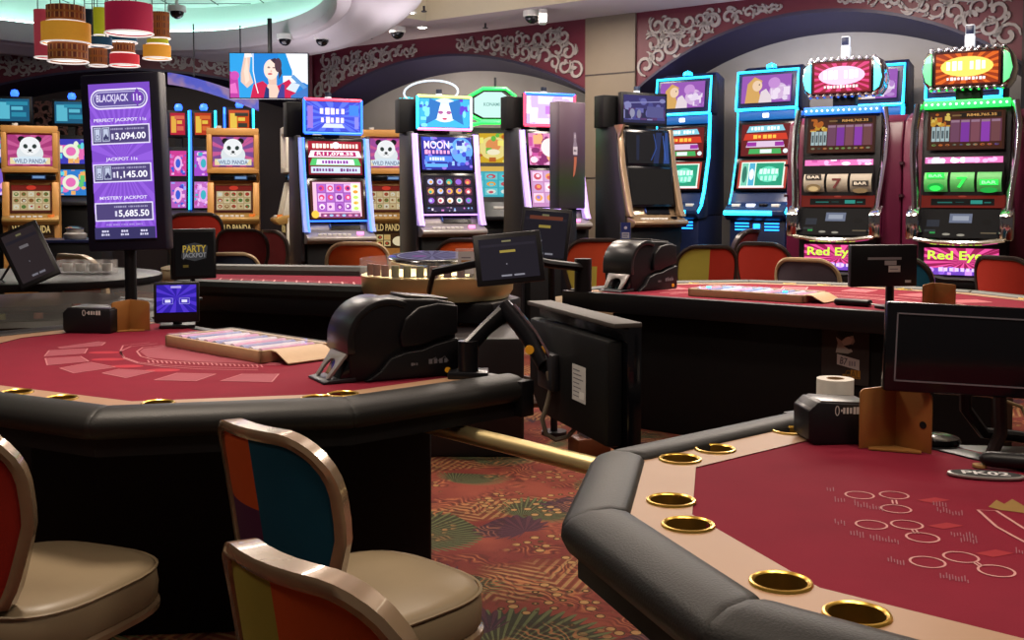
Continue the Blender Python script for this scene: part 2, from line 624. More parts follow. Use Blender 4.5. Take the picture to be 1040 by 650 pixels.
# ---- the arched walls
def scroll_curls(mb, xs, zt, arch, x_in, flip, seed, y=0.):
    """pale acanthus tracery filling the spandrel: xs = outer corner, x_in = tip"""
    rnd = random.Random(seed)
    def ribbon(pts, w0, w1):
        n = len(pts)
        L, Q = [], []
        for i, p in enumerate(pts):
            a, b = pts[max(0, i - 1)], pts[min(n - 1, i + 1)]
            dx, dz = b[0] - a[0], b[1] - a[1]
            d = math.hypot(dx, dz) or 1
            w = (w0 + (w1 - w0) * i / (n - 1)) * (1 if 0 < i < n - 1 else .5)
            L.append((p[0] - dz / d * w, p[1] + dx / d * w))
            Q.append((p[0] + dz / d * w, p[1] - dx / d * w))
        v = [(p[0], y, p[1]) for p in L + Q] + [(p[0], y - .02, p[1]) for p in L + Q]
        m = 2 * n
        f = []
        for i in range(n - 1):
            f.append((m + i, m + i + 1, m + n + i + 1, m + n + i))
            f.append((i, i + 1, m + i + 1, m + i))
            f.append((n + i, n + i + 1, m + n + i + 1, m + n + i))
        mb._add(v, f)
    span = x_in - xs
    for row in range(3):
        t = .035 if row == 0 else .06 + .03 * row
        while t < .97:
            x = xs + span * t
            lo, hi = arch(x) + .05, zt - .05
            th = max(.05, hi - lo)
            rows = 1 if th < .2 else (2 if th < .42 else 3)
            rr = th / rows * .52
            rr = min(rr, .2)
            if row < rows:
                cz = lo + th * (row + .5) / rows
                sg = 1 if rnd.random() < .5 else -1
                a0 = rnd.uniform(0, 2 * PI)
                turns = rnd.uniform(.8, 1.25) * 2 * PI
                pts = []
                for i in range(16):
                    u = i / 15
                    r = rr * (1.1 - .85 * u)
                    a = a0 + sg * turns * u
                    pts.append((x + r * math.cos(a), cz + r * math.sin(a)))
                w = .085 * rr + .0055
                ribbon(pts, w * .8, w * 1.5)
                for q in range(4):
                    a = a0 + sg * turns * rnd.uniform(.02, .6)
                    p0 = (x + rr * .95 * math.cos(a), cz + rr * .95 * math.sin(a))
                    tip = []
                    for i in range(6):
                        u = i / 5
                        b = a - sg * (1.2 * u)
                        tip.append((p0[0] + rr * .75 * u * math.cos(b), p0[1] + rr * .75 * u * math.sin(b)))
                    tip = [p for p in tip if lo - .03 < p[1] < hi + .03 and (p[0] - xs) * span > .0]
                    if len(tip) > 3:
                        ribbon(tip, w * 1.5, w * .3)
            t += max(.022, rr * 1.55 / abs(span)) if row < rows else .05

def arch_wall(origin, ang, L, idx, spring, apex, ztop, deep=.5, pier=.0, scrolls=True, rec=RECM, bottom=0.):
    """wall along local +x (length L) with one arched opening; local -y faces the room"""
    M = Matrix.Translation((origin[0], origin[1], 0)) @ Matrix.Rotation(ang, 4, 'Z')
    cx, hw = L / 2, L / 2 - pier
    h = apex - spring
    rad = (hw * hw + h * h) / (2 * h)
    def arch(x):
        return apex - rad + math.sqrt(max(0, rad * rad - (x - cx) ** 2))
    xs = [pier + 2 * hw * i / 40 for i in range(41)]
    mb = MB()
    front = [(x, arch(x)) for x in xs]
    poly = [(0, ztop), (L, ztop), (L, bottom)] + ([(L - pier, bottom)] if pier > 0 else []) + front[::-1] + ([(pier, bottom)] if pier > 0 else []) + ([(0, bottom)] if pier > 0 else [])
    if pier <= 0:
        poly = [(0, ztop), (L, ztop)] + front[::-1]
    me = MB()
    me.cdt([poly], 0, M=M @ Matrix.Rotation(PI / 2, 4, 'X'))
    struct(me.build('wall_%s' % idx, BURG))
    mb = MB()                                    # soffit under the arch
    v, f = [], []
    for y in (0, .06, .06, deep):
        pass
    v = [M @ Vector((x, -.015, z)) for x, z in front] + [M @ Vector((x, -.015, z - .03)) for x, z in front] + [M @ Vector((x, deep, z - .16)) for x, z in front]
    n = len(front)
    for j in range(2):
        f += [(j * n + i, j * n + i + 1, (j + 1) * n + i + 1, (j + 1) * n + i) for i in range(n - 1)]
    mb._add(v, f)
    struct(mb.build('trim_%s_soffit' % idx, NAVY))
    mb = MB()
    mb.box(0, L, deep, deep + .05, 0, ztop, M=M)
    struct(mb.build('wall_%s_recess' % idx, rec))
    if scrolls:
        for sd in (0, 1):
            mb = MB()
            x0, x1 = (.07, cx - .25) if sd == 0 else (L - .07, cx + .25)
            scroll_curls(mb, x0, ztop - .03, arch, x1, sd, len(idx) * 7 + sd)
            for v_ in mb.bm.verts:
                v_.co = M @ v_.co
            tag(mb.build('wall_scroll_ornament', SCROLLM), {
                ('right', 0): 'pale scroll tracery on burgundy, just right of the beige pillar, above the blue machine',
                ('right', 1): 'pale scroll tracery in the top right corner above the rightmost reel machine',
                ('back', 0): 'pale scroll tracery just right of the hanging television, on the left end of the arch',
                ('back', 1): 'large pale scroll tracery just left of the beige pillar',
                ('left', 0): 'dim scroll tracery at far left behind the hanging drum lamps',
                ('left', 1): 'dim scroll tracery between the drum lamps and the television'}[(idx, sd)],
                'ornament', 'scroll ornaments on the arches')
    return M, arch
AW = math.atan2(E1.y, E1.x)
def wall_pt(u):                        # u metres to the left of W0 along the wall
    return W0 - E1 * u
arch_wall(wall_pt(3.81), AW, 3.81, 'right', 2.45, 3.08, CEIL)
arch_wall(wall_pt(8.85), AW, 4.41, 'back', 2.48, 3.03, CEIL)
# plain pillars between the arches
def wall_box(name, u0, u1, y0, y1, z0, z1, m):
    mb = MB()
    M = Matrix.Translation((W0.x, W0.y, 0)) @ Matrix.Rotation(AW, 4, 'Z')
    mb.box(-u1, -u0, y0, y1, z0, z1, M=M)
    return struct(mb.build(name, m))
wall_box('pillar', 3.81, 4.44, -.03, .5, 0, CEIL, WALLM)
wall_box('trim_pillar_joint', 3.81, 4.44, -.034, -.03, 2.62, 2.635, DARKWALL)
wall_box('trim_pillar_joint_low', 3.81, 4.44, -.034, -.03, 1.5, 1.515, DARKWALL)
wall_box('wall_end', -3, 0, -.03, .5, 0, CEIL, WALLM)
wall_box('trim_end_joint', -.03, 0, -.04, .0, 0, CEIL, DARKWALL)
# left wall, farther away
LW = Vector((-2.67, 14.6)) + Vector((-.99, -.14)) * 4.6
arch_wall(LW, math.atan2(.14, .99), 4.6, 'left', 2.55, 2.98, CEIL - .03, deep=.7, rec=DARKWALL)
mb = MB()
M = Matrix.Translation((LW.x, LW.y, 0)) @ Matrix.Rotation(math.atan2(.14, .99), 4, 'Z')
mb.box(-3, -.0, 0, .6, 0, CEIL, M=M)
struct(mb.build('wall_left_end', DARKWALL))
mb = MB()
scroll_curls(mb, .1, 2.6, lambda x: 2.0, 2.4, 0, 31, y=.5)
for v_ in mb.bm.verts:
    v_.co = M @ v_.co
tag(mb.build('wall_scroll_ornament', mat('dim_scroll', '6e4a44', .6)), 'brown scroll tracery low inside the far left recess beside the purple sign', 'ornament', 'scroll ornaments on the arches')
# coloured light ribbon curving under the left ceiling
mb = MB()
n = 24
v = []
for i in range(n + 1):
    t = i / n
    p = Vector((-3.85 + .95 * t, 12.2 + .25 * math.sin(t * 2), 2.56 - .28 * t ** 1.4))
    v += [(p.x, p.y, p.z), (p.x, p.y, p.z + .13), (p.x, p.y + .05, p.z + .13), (p.x, p.y + .05, p.z)]
f = []
for i in range(n):
    for j in range(4):
        f.append((4 * i + j, 4 * i + (j + 1) % 4, 4 * i + 4 + (j + 1) % 4, 4 * i + 4 + j))
f += [(0, 1, 2, 3), (4 * n + 3, 4 * n + 2, 4 * n + 1, 4 * n)]
mb._add(v, f)
rib = bpy.data.materials.new('display_ribbon')
rib.use_nodes = True
nt = rib.node_tree
tc = nt.nodes.new('ShaderNodeTexCoord')
nz = nt.nodes.new('ShaderNodeTexNoise')
nz.inputs['Scale'].default_value = 5
cr = nt.nodes.new('ShaderNodeValToRGB')
cr.color_ramp.elements[0].color = lin('1a36c0') + (1,)
cr.color_ramp.elements[0].position = .38
cr.color_ramp.elements[1].color = lin('8a6a9c') + (1,)
cr.color_ramp.elements[1].position = .56
nt.links.new(tc.outputs['Object'], nz.inputs['Vector'])
nt.links.new(nz.outputs['Fac'], cr.inputs['Fac'])
nt.links.new(cr.outputs['Color'], nt.nodes['Principled BSDF'].inputs['Emission Color'])
nt.nodes['Principled BSDF'].inputs['Base Color'].default_value = (.02, .02, .02, 1)
nt.nodes['Principled BSDF'].inputs['Emission Strength'].default_value = .9
t = thing('display_ribbon', 'curved lit display strip of blue and lilac sloping down beside the television', 'display')
mb.build('lit_strip', rib, t)
for x, y, z in ((-3.6, 12.36, 2.66), (-3.1, 12.47, 2.5)):
    mb = MB(); mb.cyl((x, y, z), .008, CEIL - z, 8); mb.build('hanger_rod', DARKGREY, t)

# ---- things on the ceiling
def dome_camera(p, label, box=False, drop=0.):
    t = thing('dome_camera', label, 'camera', p, 0, 'ceiling cameras')
    mb = MB()
    if box:
        mb.box(-.09, .09, -.07, .07, -.1, 0, .015)
    else:
        mb.cyl((0, 0, -.06), .095, .06, 20)
    mb.build('housing', WHITE, t)
    if drop:
        mb = MB(); mb.cyl((0, 0, 0), .018, drop, 10); mb.build('stem', WHITE, t)
    mb = MB()
    z = -.1 if box else -.06
    mb.lathe([(.075 * math.cos(a), z - .075 * math.sin(a)) for a in [i * PI / 2 / 7 * .999 for i in range(8)]], n=20)
    mb.build('dome', GLOSSBLACK, t)
dome_camera((-3.55, 11.6, CEIL + .07), 'small white dome camera hanging above the purple sign by the oval recess', False, .45)
dome_camera((-2.24, 12.9, CEIL), 'white box camera with black dome left of the scroll arch', True)
dome_camera((-2.7, 13.0, CEIL - .02), 'dark dome camera on the ceiling just above the television')
dome_camera((-1.32, 12.6, CEIL), 'black dome camera on the ceiling left of the two downlights')
dome_camera((.21, 11.5, CEIL), 'black dome camera on the ceiling beside the white box sensor near the pillar')
t = thing('ceiling_sensor', 'white box sensor on the ceiling near the beige pillar', 'sensor', (.32, 11.4, CEIL))
mb = MB(); mb.box(-.045, .045, -.09, .09, -.15, 0, .02); mb.build('housing', WHITE, t)
mb = MB(); mb.cyl((0, -.09, -.08), .02, .012, 12, M=Matrix.Identity(4)); mb.build('lens', GLOSSBLACK, t)
for x, y, l in ((-1.08, 11.55, 'small lit downlight on the ceiling, upper of the two by the black dome camera'), (-1.03, 12.55, 'small lit downlight on the ceiling, lower of the two by the black dome camera')):
    t = thing('downlight', l, 'light', (x, y, CEIL), 0, 'ceiling downlights')
    mb = MB(); mb.lathe([(.075, -.004), (.07, -.014), (.05, -.014), (.048, 0)], n=20); mb.build('trim_ring', WHITE, t)
    mb = MB(); mb.cyl((0, 0, -.012), .048, .008, 16); mb.build('lamp', glow('downlight_lamp', 'fff0d8', 30), t)
for i, (x, y) in enumerate(((-.9, 11.2), (-1.7, 13.1), (-.3, 12.3))):
    t = thing('fire_sprinkler', ('tiny black sprinkler on the ceiling at the top beside the downlight', 'tiny black sprinkler on the ceiling above the left scroll ornament', 'tiny black sprinkler on the ceiling above the middle of the arch')[i], 'sprinkler', (x, y, CEIL), 0, 'ceiling sprinklers')
    mb = MB(); mb.cyl((0, 0, -.05), .012, .05, 8); mb.cyl((0, 0, -.06), .03, .01, 12); mb.build('head', DARKGREY, t)
t = thing('ceiling_vent', 'round dark green ceiling vent above the magenta drum lamp', 'vent', (-4.7, 12.7, CEIL + .52))
mb = MB(); mb.lathe([(.3, 0), (.28, -.03), (.0005, -.035)], n=24); mb.build('grille', mat('vent_green', '31443f', .5), t)
# ------------------------------------------------------------------ gaming tables
def offset_line(P, t):
    """open polyline P moved sideways by t towards its left"""
    P = [Vector(p) for p in P]
    out = []
    n = len(P)
    nr = []
    for i in range(n - 1):
        d = (P[i + 1] - P[i]).normalized()
        nr.append(Vector((-d.y, d.x)))
    for i in range(n):
        if i == 0:
            out.append(P[0] + nr[0] * t)
        elif i == n - 1:
            out.append(P[-1] + nr[-1] * t)
        else:
            m = (nr[i - 1] + nr[i])
            m = m / (1 + nr[i - 1].dot(nr[i]))
            out.append(P[i] + m * t)
    return out

RAILPROF = [(.0, .728), (.01, .708), (.05, .702), (.108, .704), (.115, .72), (.115, .764), (.106, .774), (.082, .779), (.046, .776), (.016, .763), (.002, .748)]
def circle(c, r, n=24):
    return [(c[0] + r * math.cos(2 * PI * i / n), c[1] + r * math.sin(2 * PI * i / n)) for i in range(n)]

WELL = mat('brass_well', '8a6a2c', .35, .7)
def gaming_table(label, P, cups, pedestal, dealer_out=.0, strip=.1, rail_mat=LEATHER, group='card tables'):
    """P: rail outline in world xy from one end of the dealer side round the players to the other (inside on the left)"""
    c = sum((Vector(p) for p in P), Vector((0, 0))) / len(P)
    t = thing('gaming_table', label, 'table', (c.x, c.y, 0), 0, group)
    P = [Vector(p) - c for p in P]
    cups = [Vector(q) - c for q in cups]
    rail_in, felt = offset_line(P, .112), offset_line(P, .112 + strip)
    mb = MB()
    mb.prism([tuple(Vector(q) - c) for q in pedestal], 0, .68, bev=.01)
    mb.build('pedestal', MATTEBLACK, t)
    mb = MB()
    und = offset_line(P, .03)
    mb.prism([tuple(p) for p in und], .66, .705)
    mb.build('table_body', MATTEBLACK, t)
    mb = MB()
    mb.prism([tuple(p) for p in felt], .70, .7615)
    mb.build('felt', FELT, t)
    # tan strip with holes for the cups
    loop = [tuple(p) for p in rail_in] + [tuple(p) for p in felt[::-1]]
    mb = MB()
    mb.cdt([loop] + [circle(q, .038) for q in cups], .7635)
    mb.build('cup_strip', TAN, t)
    for q in cups:
        mb = MB()
        mb.lathe([(.0362, .765), (.0375, .7665), (.040, .768), (.043, .7672), (.0445, .7637)], (q.x, q.y, 0), 28)
        ch = mb.build('cup_holder', BRASS, t)
        mb = MB()
        mb.lathe([(.0005, .7075), (.03, .7075), (.035, .712), (.0365, .7655)], (q.x, q.y, 0), 28)
        mb.build('cup_well', WELL, ch)
    offs = [offset_line(P, a) for a, z in RAILPROF]
    for i in range(len(P) - 1):
        L = (P[i + 1] - P[i]).length
        e = min(.1, .014 / L)
        st = [(0., .93), (e * .5, .985), (e * 1.4, 1.)] + [(k / 4, 1.) for k in (1, 2, 3)] + [(1 - e * 1.4, 1.), (1 - e * .5, .985), (1., .93)]
        v = []
        m = len(RAILPROF)
        for s, sc in st:
            ring = [Vector((*(offs[j][i].lerp(offs[j][i + 1], s)), RAILPROF[j][1])) for j in range(m)]
            ctr = sum(ring, Vector()) / m
            v += [ctr + (q - ctr) * sc for q in ring]
        f = [(k * m + j, k * m + (j + 1) % m, (k + 1) * m + (j + 1) % m, (k + 1) * m + j) for k in range(len(st) - 1) for j in range(m)]
        f += [tuple(range(m - 1, -1, -1)), tuple((len(st) - 1) * m + j for j in range(m))]
        mb = MB()
        mb._add(v, f)
        mb.build('rail_cushion', rail_mat, t, angle=60)
    d = (P[0] - P[-1]).normalized()
    nn = Vector((-d.y, d.x))
    a, b = P[0] - d * .0, P[-1] + d * .0
    q = [a - nn * .022, a + nn * .03, b + nn * .03, b - nn * .022]
    mb = MB()
    mb.prism([tuple(p) for p in q], .66, .7655, bev=.004)
    mb.build('dealer_edge', BLACK, t)
    return t, c

def felt_print(t, c, items, col='c98a8c', z=.7625):
    """markings printed on the felt: polylines, rings and words in world xy"""
    me = MB()
    def stroke(pts, w, closed=False):
        n = len(pts)
        v = []
        for i in range(n):
            a = Vector(pts[(i - 1) % n if closed else max(0, i - 1)])
            b = Vector(pts[(i + 1) % n if closed else min(n - 1, i + 1)])
            d = (b - a).normalized()
            nn = Vector((-d.y, d.x)) * w / 2
            p = Vector(pts[i])
            v += [(p.x + nn.x - c.x, p.y + nn.y - c.y, z), (p.x - nn.x - c.x, p.y - nn.y - c.y, z)]
        f = [(2 * i, 2 * i + 1, (2 * i + 3) % (2 * n), (2 * i + 2) % (2 * n)) for i in range(n if closed else n - 1)]
        me._add(v, f)
    for it in items:
        if it[0] == 'line':
            stroke(it[1], it[2])
        elif it[0] == 'loop':
            stroke(it[1], it[2], True)
        elif it[0] == 'ring':
            stroke(circle(it[1], it[2], 32), it[3], True)
        elif it[0] == 'text':
            s, p, ang, w, h = it[1:]
            tv, tf = text_tris(s)
            ca, sa = math.cos(ang), math.sin(ang)
            me._add([(p[0] - c.x + x * w * ca - y * h * sa, p[1] - c.y + x * w * sa + y * h * ca, z) for x, y in tv], tf)
        elif it[0] == 'fill':
            me._add([(p[0] - c.x, p[1] - c.y, z) for p in it[1]], [tuple(range(len(it[1])))])
    return me.build('felt_print', mat('print_' + col, col, .9, noise=.1), t)

ED = Vector((.755, -.656))             # along the dealer edges
NP = Vector((-.656, -.755))            # from a dealer edge towards its players
def EN(o, e, n):
    return Vector(o) + ED * e + NP * n

# ---- the near right table
P3 = [(1.65, 1.02), (1.2, .86), (.69, .945), (.236, 1.336), (.08, 1.79), (.166, 2.245), (.7, 2.69)]
P3 = P3[::-1]
t3, c3 = gaming_table('nearest burgundy felt card table, lower right, brass cup holders in a tan strip', P3,
    [(.64, 2.46), (.432, 2.278), (.344, 2.19), (.281, 1.887), (.288, 1.745), (.374, 1.48), (.443, 1.364), (.9, 1.02)],
    [(.62, 2.3), (.42, 2.1), (.38, 1.8), (.55, 1.45), (.85, 1.2), (1.3, 1.1), (1.5, 1.3)], strip=.106)
AT3 = math.atan2(-.656, .755)
def pt3(px, py, z=.762):
    u, v = (px - 520) / F, (260 - py) / F
    s, c = math.sin(PITCH), math.cos(PITCH)
    k = (z - 1.3) / (-s + v * c)
    return (u * k, (c + v * s) * k)
prints, red = [], []
for a in ((873, 503), (908, 503), (910, 517), (885, 533), (921, 533), (937, 546), (942, 571), (976, 566), (1012, 580)):
    prints.append(('ring', pt3(*a), .0245, .0036))
for a, b in (((908, 508), (909, 512)), ((928, 538), (931, 542)), ((990, 571), (996, 575))):
    for o in (-2, 2):
        prints.append(('line', [pt3(a[0] + o, a[1]), pt3(b[0] + o, b[1])], .003))
prints.append(('loop', [pt3(993, 518), pt3(1012, 519), pt3(1045, 540), pt3(1080, 560), pt3(1070, 566), pt3(1030, 545), pt3(1012, 535)], .005))
felt_print(t3, c3, prints, 'b88482')
rnd = random.Random(4)
small = []
for bx, by, n, k in ((840, 498, 3, 2), (848, 508, 4, 1), (868, 513, 10, 2), (948, 512, 5, 1), (952, 519, 9, 1), (848, 531, 4, 2), (864, 543, 5, 1), (884, 547, 10, 1), (966, 543, 9, 1), (976, 549, 6, 1), (902, 570, 6, 2), (955, 586, 10, 1), (1032, 560, 3, 1)):
    for i in range(n):
        x = bx + i * 3.1
        y = by + i * .5 + rnd.uniform(-1, 1)
        small.append(('line', [pt3(x, y - rnd.uniform(2, 5)), pt3(x + .5, y + 1)], .0016))
felt_print(t3, c3, small, '80505a')
for a in ((948, 508), (960, 534), (1010, 562)):
    p = Vector(pt3(*a))
    d = Vector((.03, 0))
    e = Vector((.012, .022))
    red.append(('fill', [tuple(p - d), tuple(p - e * .8), tuple(p + d), tuple(p + e * .8)]))
felt_print(t3, c3, red, '8a1622', .7621)
felt_print(t3, c3, [('text', '?', tuple(Vector(pt3(*a))), -.4, .014, .02) for a in ((948, 508), (960, 534), (1010, 562))][:0] + [('fill', [pt3(1004, 515), pt3(1012, 508), pt3(1020, 512), pt3(1028, 507), pt3(1040, 514), pt3(1046, 522), pt3(1015, 518)])], '80622f')

# ---- the left table
R0 = Vector((.05, 3.13))
P1 = [R0, Vector((-.40, 2.735)), Vector((-1.03, 2.6)), Vector((-1.66, 2.93)), EN(R0, -1.98, 1.02), EN(R0, -2.3, .6), EN(R0, -2.36, -.12)]
P1 = P1[::-1]
t1, c1 = gaming_table('burgundy card table at left under the purple jackpot sign', P1,
    [(-.52, 2.86), (-.92, 2.79), (-.46, 2.92), (-1.2, 2.86), (-1.36, 2.95), (-1.83, 3.6), (-1.9, 3.85)],
    [(-.255, 3.38), (-.5, 3.2), (-1.4, 3.12), (-1.75, 3.5), (-1.55, 4.2), (-.27, 3.5)][::-1])
pr, fl, rd = [], [], []
def quad_print(L, pts):
    L.append(('loop', [pt3(*p) for p in pts], .0055))
def fill_print(L, pts):
    L.append(('fill', [pt3(*p) for p in pts]))
cards = [[(59, 353), (101, 347), (107, 348), (103, 351), (62, 354)], [(50, 356), (89, 354), (86, 359), (45, 362)], [(46, 364), (82, 362), (90, 367), (48, 371)],
         [(61, 374), (92, 368), (117, 373), (75, 379)], [(104, 379), (120, 375), (157, 377), (128, 384)], [(157, 386), (180, 379), (219, 380), (199, 387)], [(224, 387), (246, 380), (283, 380), (276, 388)]]
for q in cards:
    quad_print(pr, q)
    fill_print(fl, q)
for x, y in ((106, 358), (110, 365), (128, 372), (165, 376)):
    rd.append(('fill', [tuple(Vector(pt3(x, y)) + Vector((.055 * math.cos(a), .03 * math.sin(a)))) for a in [2 * PI * i / 14 for i in range(14)]]))
for dx in (0, 1):
    arc = [(160 - 8 * dx, 349 - dx), (133 - 8 * dx, 352 - dx), (122 - 0 * dx, 357), (126, 363 + dx), (140, 368 + dx), (165, 371 + 1.5 * dx), (205, 373 + 2 * dx), (262, 374 + 2 * dx)]
    pr.append(('line', [pt3(*p) for p in arc], .0055))
pr.append(('line', [pt3(*p) for p in ((166, 351), (145, 353), (139, 357), (143, 362), (158, 366), (190, 368), (240, 370), (285, 371))], .006))
fill_print(fl, [(170, 351), (146, 354), (142, 357), (150, 363), (190, 367), (285, 370), (300, 362), (200, 348)])
for i in range(26):
    x = 150 + i * 4.6
    pr.append(('line', [pt3(x, 366 + i * .19), pt3(x + 1.6, 368.4 + i * .19)], .005))
felt_print(t1, c1, fl, '873c48', .7622)
felt_print(t1, c1, pr, 'ab6a70', .7627)
felt_print(t1, c1, rd, '96182a', .7622)

# ---- the far right table
Q0 = Vector((.3, 6.2))
D2, N2 = Vector((.78, -.626)), Vector((.626, .78))
def Q(e, n):
    return Q0 + D2 * e + N2 * n
P2 = [Q(2.62, 0), Q(2.72, .62), Q(2.42, 1.1), Q(1.9, 1.4), Q(1.2, 1.48), Q(.5, 1.3), Q(.05, .8), Q(0, .0)]
t2, c2 = gaming_table('far burgundy card table right of centre, seen from its black dealer side', P2,
    [Q(2.55, .72), Q(2.2, 1.13), Q(1.5, 1.3), Q(.8, 1.28), Q(.3, .95), Q(1.0, 1.33)],
    [Q(.25, .12), Q(2.3, .12), Q(2.2, .9), Q(1.5, 1.1), Q(.5, .9)], strip=.09, rail_mat=GREYLEATHER)
pr, fl = [], []
for i in range(7):
    a = R(28 + i * 21)
    ctr = Q(1.3, .05)
    u, w = -D2 * math.cos(a) + N2 * math.sin(a), D2 * math.sin(a) + N2 * math.cos(a)
    p = ctr + u * 1.02
    q = [tuple(p + u * .09 + w * .07), tuple(p + u * .09 - w * .07), tuple(p - u * .09 - w * .07), tuple(p - u * .09 + w * .07)]
    pr.append(('loop', q, .008))
    fl.append(('fill', q))
for r in (.6, .66, .8):
    pr.append(('line', [tuple(Q(1.3, .05) - D2 * (r * 1.25 * math.cos(R(a))) + N2 * (r * math.sin(R(a)))) for a in range(15, 168, 6)], .012))
felt_print(t2, c2, pr, 'c8908e', .7627)
felt_print(t2, c2, fl, 'a04e56', .7622)
# poster on the dealer side of the far table: a part fixed to it
pp = Pic(.24, .30, '2a211f')
pp.ell(.5, .84, .17, .1, '0c0b0c')
pp.poly([(.3, .5), (.34, .66), (.3, .76), (.42, .7), (.5, .76), (.66, .8), (.7, .7), (.6, .6), (.66, .54), (.56, .5)], 'aca7a2')
pp.poly([(.42, .68), (.55, .78), (.66, .74), (.6, .64), (.5, .6)], 'c9c4be')
pp.poly([(.46, .62), (.64, .66), (.68, .6), (.58, .57)], '1a1718')
pp.poly([(.33, .48), (.8, .41), (.8, .24), (.33, .31)], 'c4bfc0')
pp.text('B7', .47, .37, .15, .12, '5a5560', 0, -.15)
pp.marks('101', .66, .34, .16, .1, '8a8590')
pp.rect(.45, .1, .6, .16, '8a6a2c')
pp.rect(.62, .1, .82, .24, 'a8761e')
pp.text('GAL', .66, .17, .3, .13, '6a4a14')
pd = D2
pc = Q(1.62, .109)
o = pp.build('poster', 0, t2, (pc.x - c2.x, pc.y - c2.y, .535), (0, 0, math.atan2(pd.y, pd.x)))
o['label'] = 'dark poster with a grey portrait and a white B7 label'

# ---- the roulette table behind the left table: long felt and wheel at its right end
t4 = thing('roulette_table', 'long roulette table behind the left card table, wheel at its right end', 'table', (-1.5, 6.7, 0))
C4 = Vector((-1.5, 6.7))
W4 = Vector((-.42, 6.1))
A4 = [(-2.02, 6.48), (-.78, 6.0), (-.55, 5.85), (-.1, 5.75), (.05, 6.1), (-.1, 6.6), (-1.0, 7.75), (-2.35, 8.0)]
rel = lambda L, c: [(p[0] - c[0], p[1] - c[1]) for p in L]
mb = MB(); mb.prism(rel([(-1.95, 6.6), (-.85, 6.15), (-.9, 7.4), (-2.1, 7.7)], C4), 0, .7); mb.build('pedestal', MATTEBLACK, t4)
mb = MB(); mb.prism(rel([(-.42, 5.35), (.06, 5.35), (.06, 6.2), (-.42, 6.2)], C4), 0, .6, bev=.02); mb.build('wheel_pedestal', mat('black_brown_laminate', '171114', .45), t4)
mb = MB(); mb.prism(rel(A4, C4), .62, .735, bev=.015); mb.build('table_body', BLACK, t4)
mb = MB(); mb.prism(rel([(-1.98, 6.58), (-.85, 6.15), (-.95, 7.6), (-2.25, 7.86)], C4), .735, .74); mb.build('felt', FELT, t4)
mb = MB(); mb.tube([(*q, .755) for q in rel([(-.78, 6.04), (-2.0, 6.51)], C4)], .055, 10); mb.build('rail_cushion', LEATHER, t4)
mb = MB(); mb.tube([(*q, .755) for q in rel([(-.95, 7.7), (-2.32, 7.96)], C4)], .055, 10); mb.build('rail_cushion', GREYLEATHER, t4)
mb = MB(); mb.tube([(*q, .755) for q in rel([(-2.0, 6.51), (-2.32, 7.96)], C4)], .055, 10); mb.build('rail_cushion', GREYLEATHER, t4)
pr = []
for i in range(13):
    x = -1.88 + i * .08
    y0 = 6.78 - (x + 1.88) * .36
    pr.append(('line', [(x, y0), (x - .12, y0 + .65)], .011))
for k in range(5):
    pr.append(('line', [(-1.88 - .03 * k, 6.78 + .15 * k), (-.95 - .03 * k, 6.78 - .335 + .15 * k)], .011))
felt_print(t4, C4, pr, 'd0908e', .742)
wx, wy = W4 - C4
mb = MB()
mb.lathe([(.3, .735), (.4, .74), (.425, .78), (.43, .865), (.415, .87), (.39, .85), (.2, .8), (.0005, .8)], (wx, wy, 0), 48)
mb.build('wheel_bowl', PALEBRASS, t4)
mb = MB(); mb.lathe([(.0005, .805), (.3, .81), (.31, .83), (.3, .835)], (wx, wy, 0), 40); mb.lathe([(.02, .81), (.016, .9), (.03, .91), (.0005, .93)], (wx, wy, 0), 14); mb.build('wheel', CHROME, t4)
mb = MB(); mb.lathe([(.424, .866), (.436, .866), (.436, .955), (.424, .955)], (wx, wy, 0), 48); mb.build('wheel_guard', CLEAR, t4)
mb = MB()
mb.tube([(*q, z) for q, z in zip(rel([(.04, 5.36), (.14, 5.25), (.2, 5.22), (.22, 5.3), (.16, 5.45), (.06, 5.5)], C4), (.3, .3, .31, .33, .35, .36))], .03, 8)
mb.tube([(*q, z) for q, z in zip(rel([(-.44, 5.3), (-.2, 5.24), (.06, 5.26), (.2, 5.22)], C4), (.29, .29, .29, .31))], .026, 8)
mb.build('foot_rail', BROWNPIPE, t4)

# ---- the second wheel, at far left
t5 = thing('roulette_table', 'round wheel table with a clear guard at the far left edge, black top band', 'table', (-2.42, 5.5, 0))
mb = MB(); mb.lathe([(.4, 0), (.42, .1), (.42, .66), (.5, .68), (.0005, .68)], n=32); mb.build('pedestal', MATTEBLACK, t5)
mb = MB(); mb.lathe([(.6, .68), (.66, .685), (.68, .71), (.66, .735), (.58, .735)], n=48); mb.lathe([(.0005, .73), (.6, .73)], n=48); mb.build('rail_cushion', GREYLEATHER, t5)
mb = MB(); mb.lathe([(.58, .735), (.6, .735), (.6, .86), (.58, .865)], n=48); mb.build('wheel_guard', CLEAR, t5)
mb = MB(); mb.lathe([(.605, .865), (.61, .875), (.61, .9), (.6, .905), (.0005, .905)], n=48); mb.build('top_cover', BLACK, t5)
mb = MB(); mb.lathe([(.3, .735), (.4, .76), (.4, .78), (.0005, .78)], n=32); mb.build('wheel_bowl', mat('pale_bowl', 'a09488', .3, .3), t5)
CH1 = [mat('chip_' + c, c, .5) for c in ('7a3a30', '8a5a48', '6a6a3a', '5a2f2a', '7d7445')]
def chip_stack(p, n, m, label, group):
    t = thing('chip_stack', label, 'chips', p, 0, group)
    mb = MB()
    for i in range(n):
        mb.lathe([(.0005, i * .0045), (.021, i * .0045), (.0215, i * .0045 + .002), (.021, i * .0045 + .004), (.0005, i * .0045 + .0042)], n=14)
    mb.build('chips', m, t)
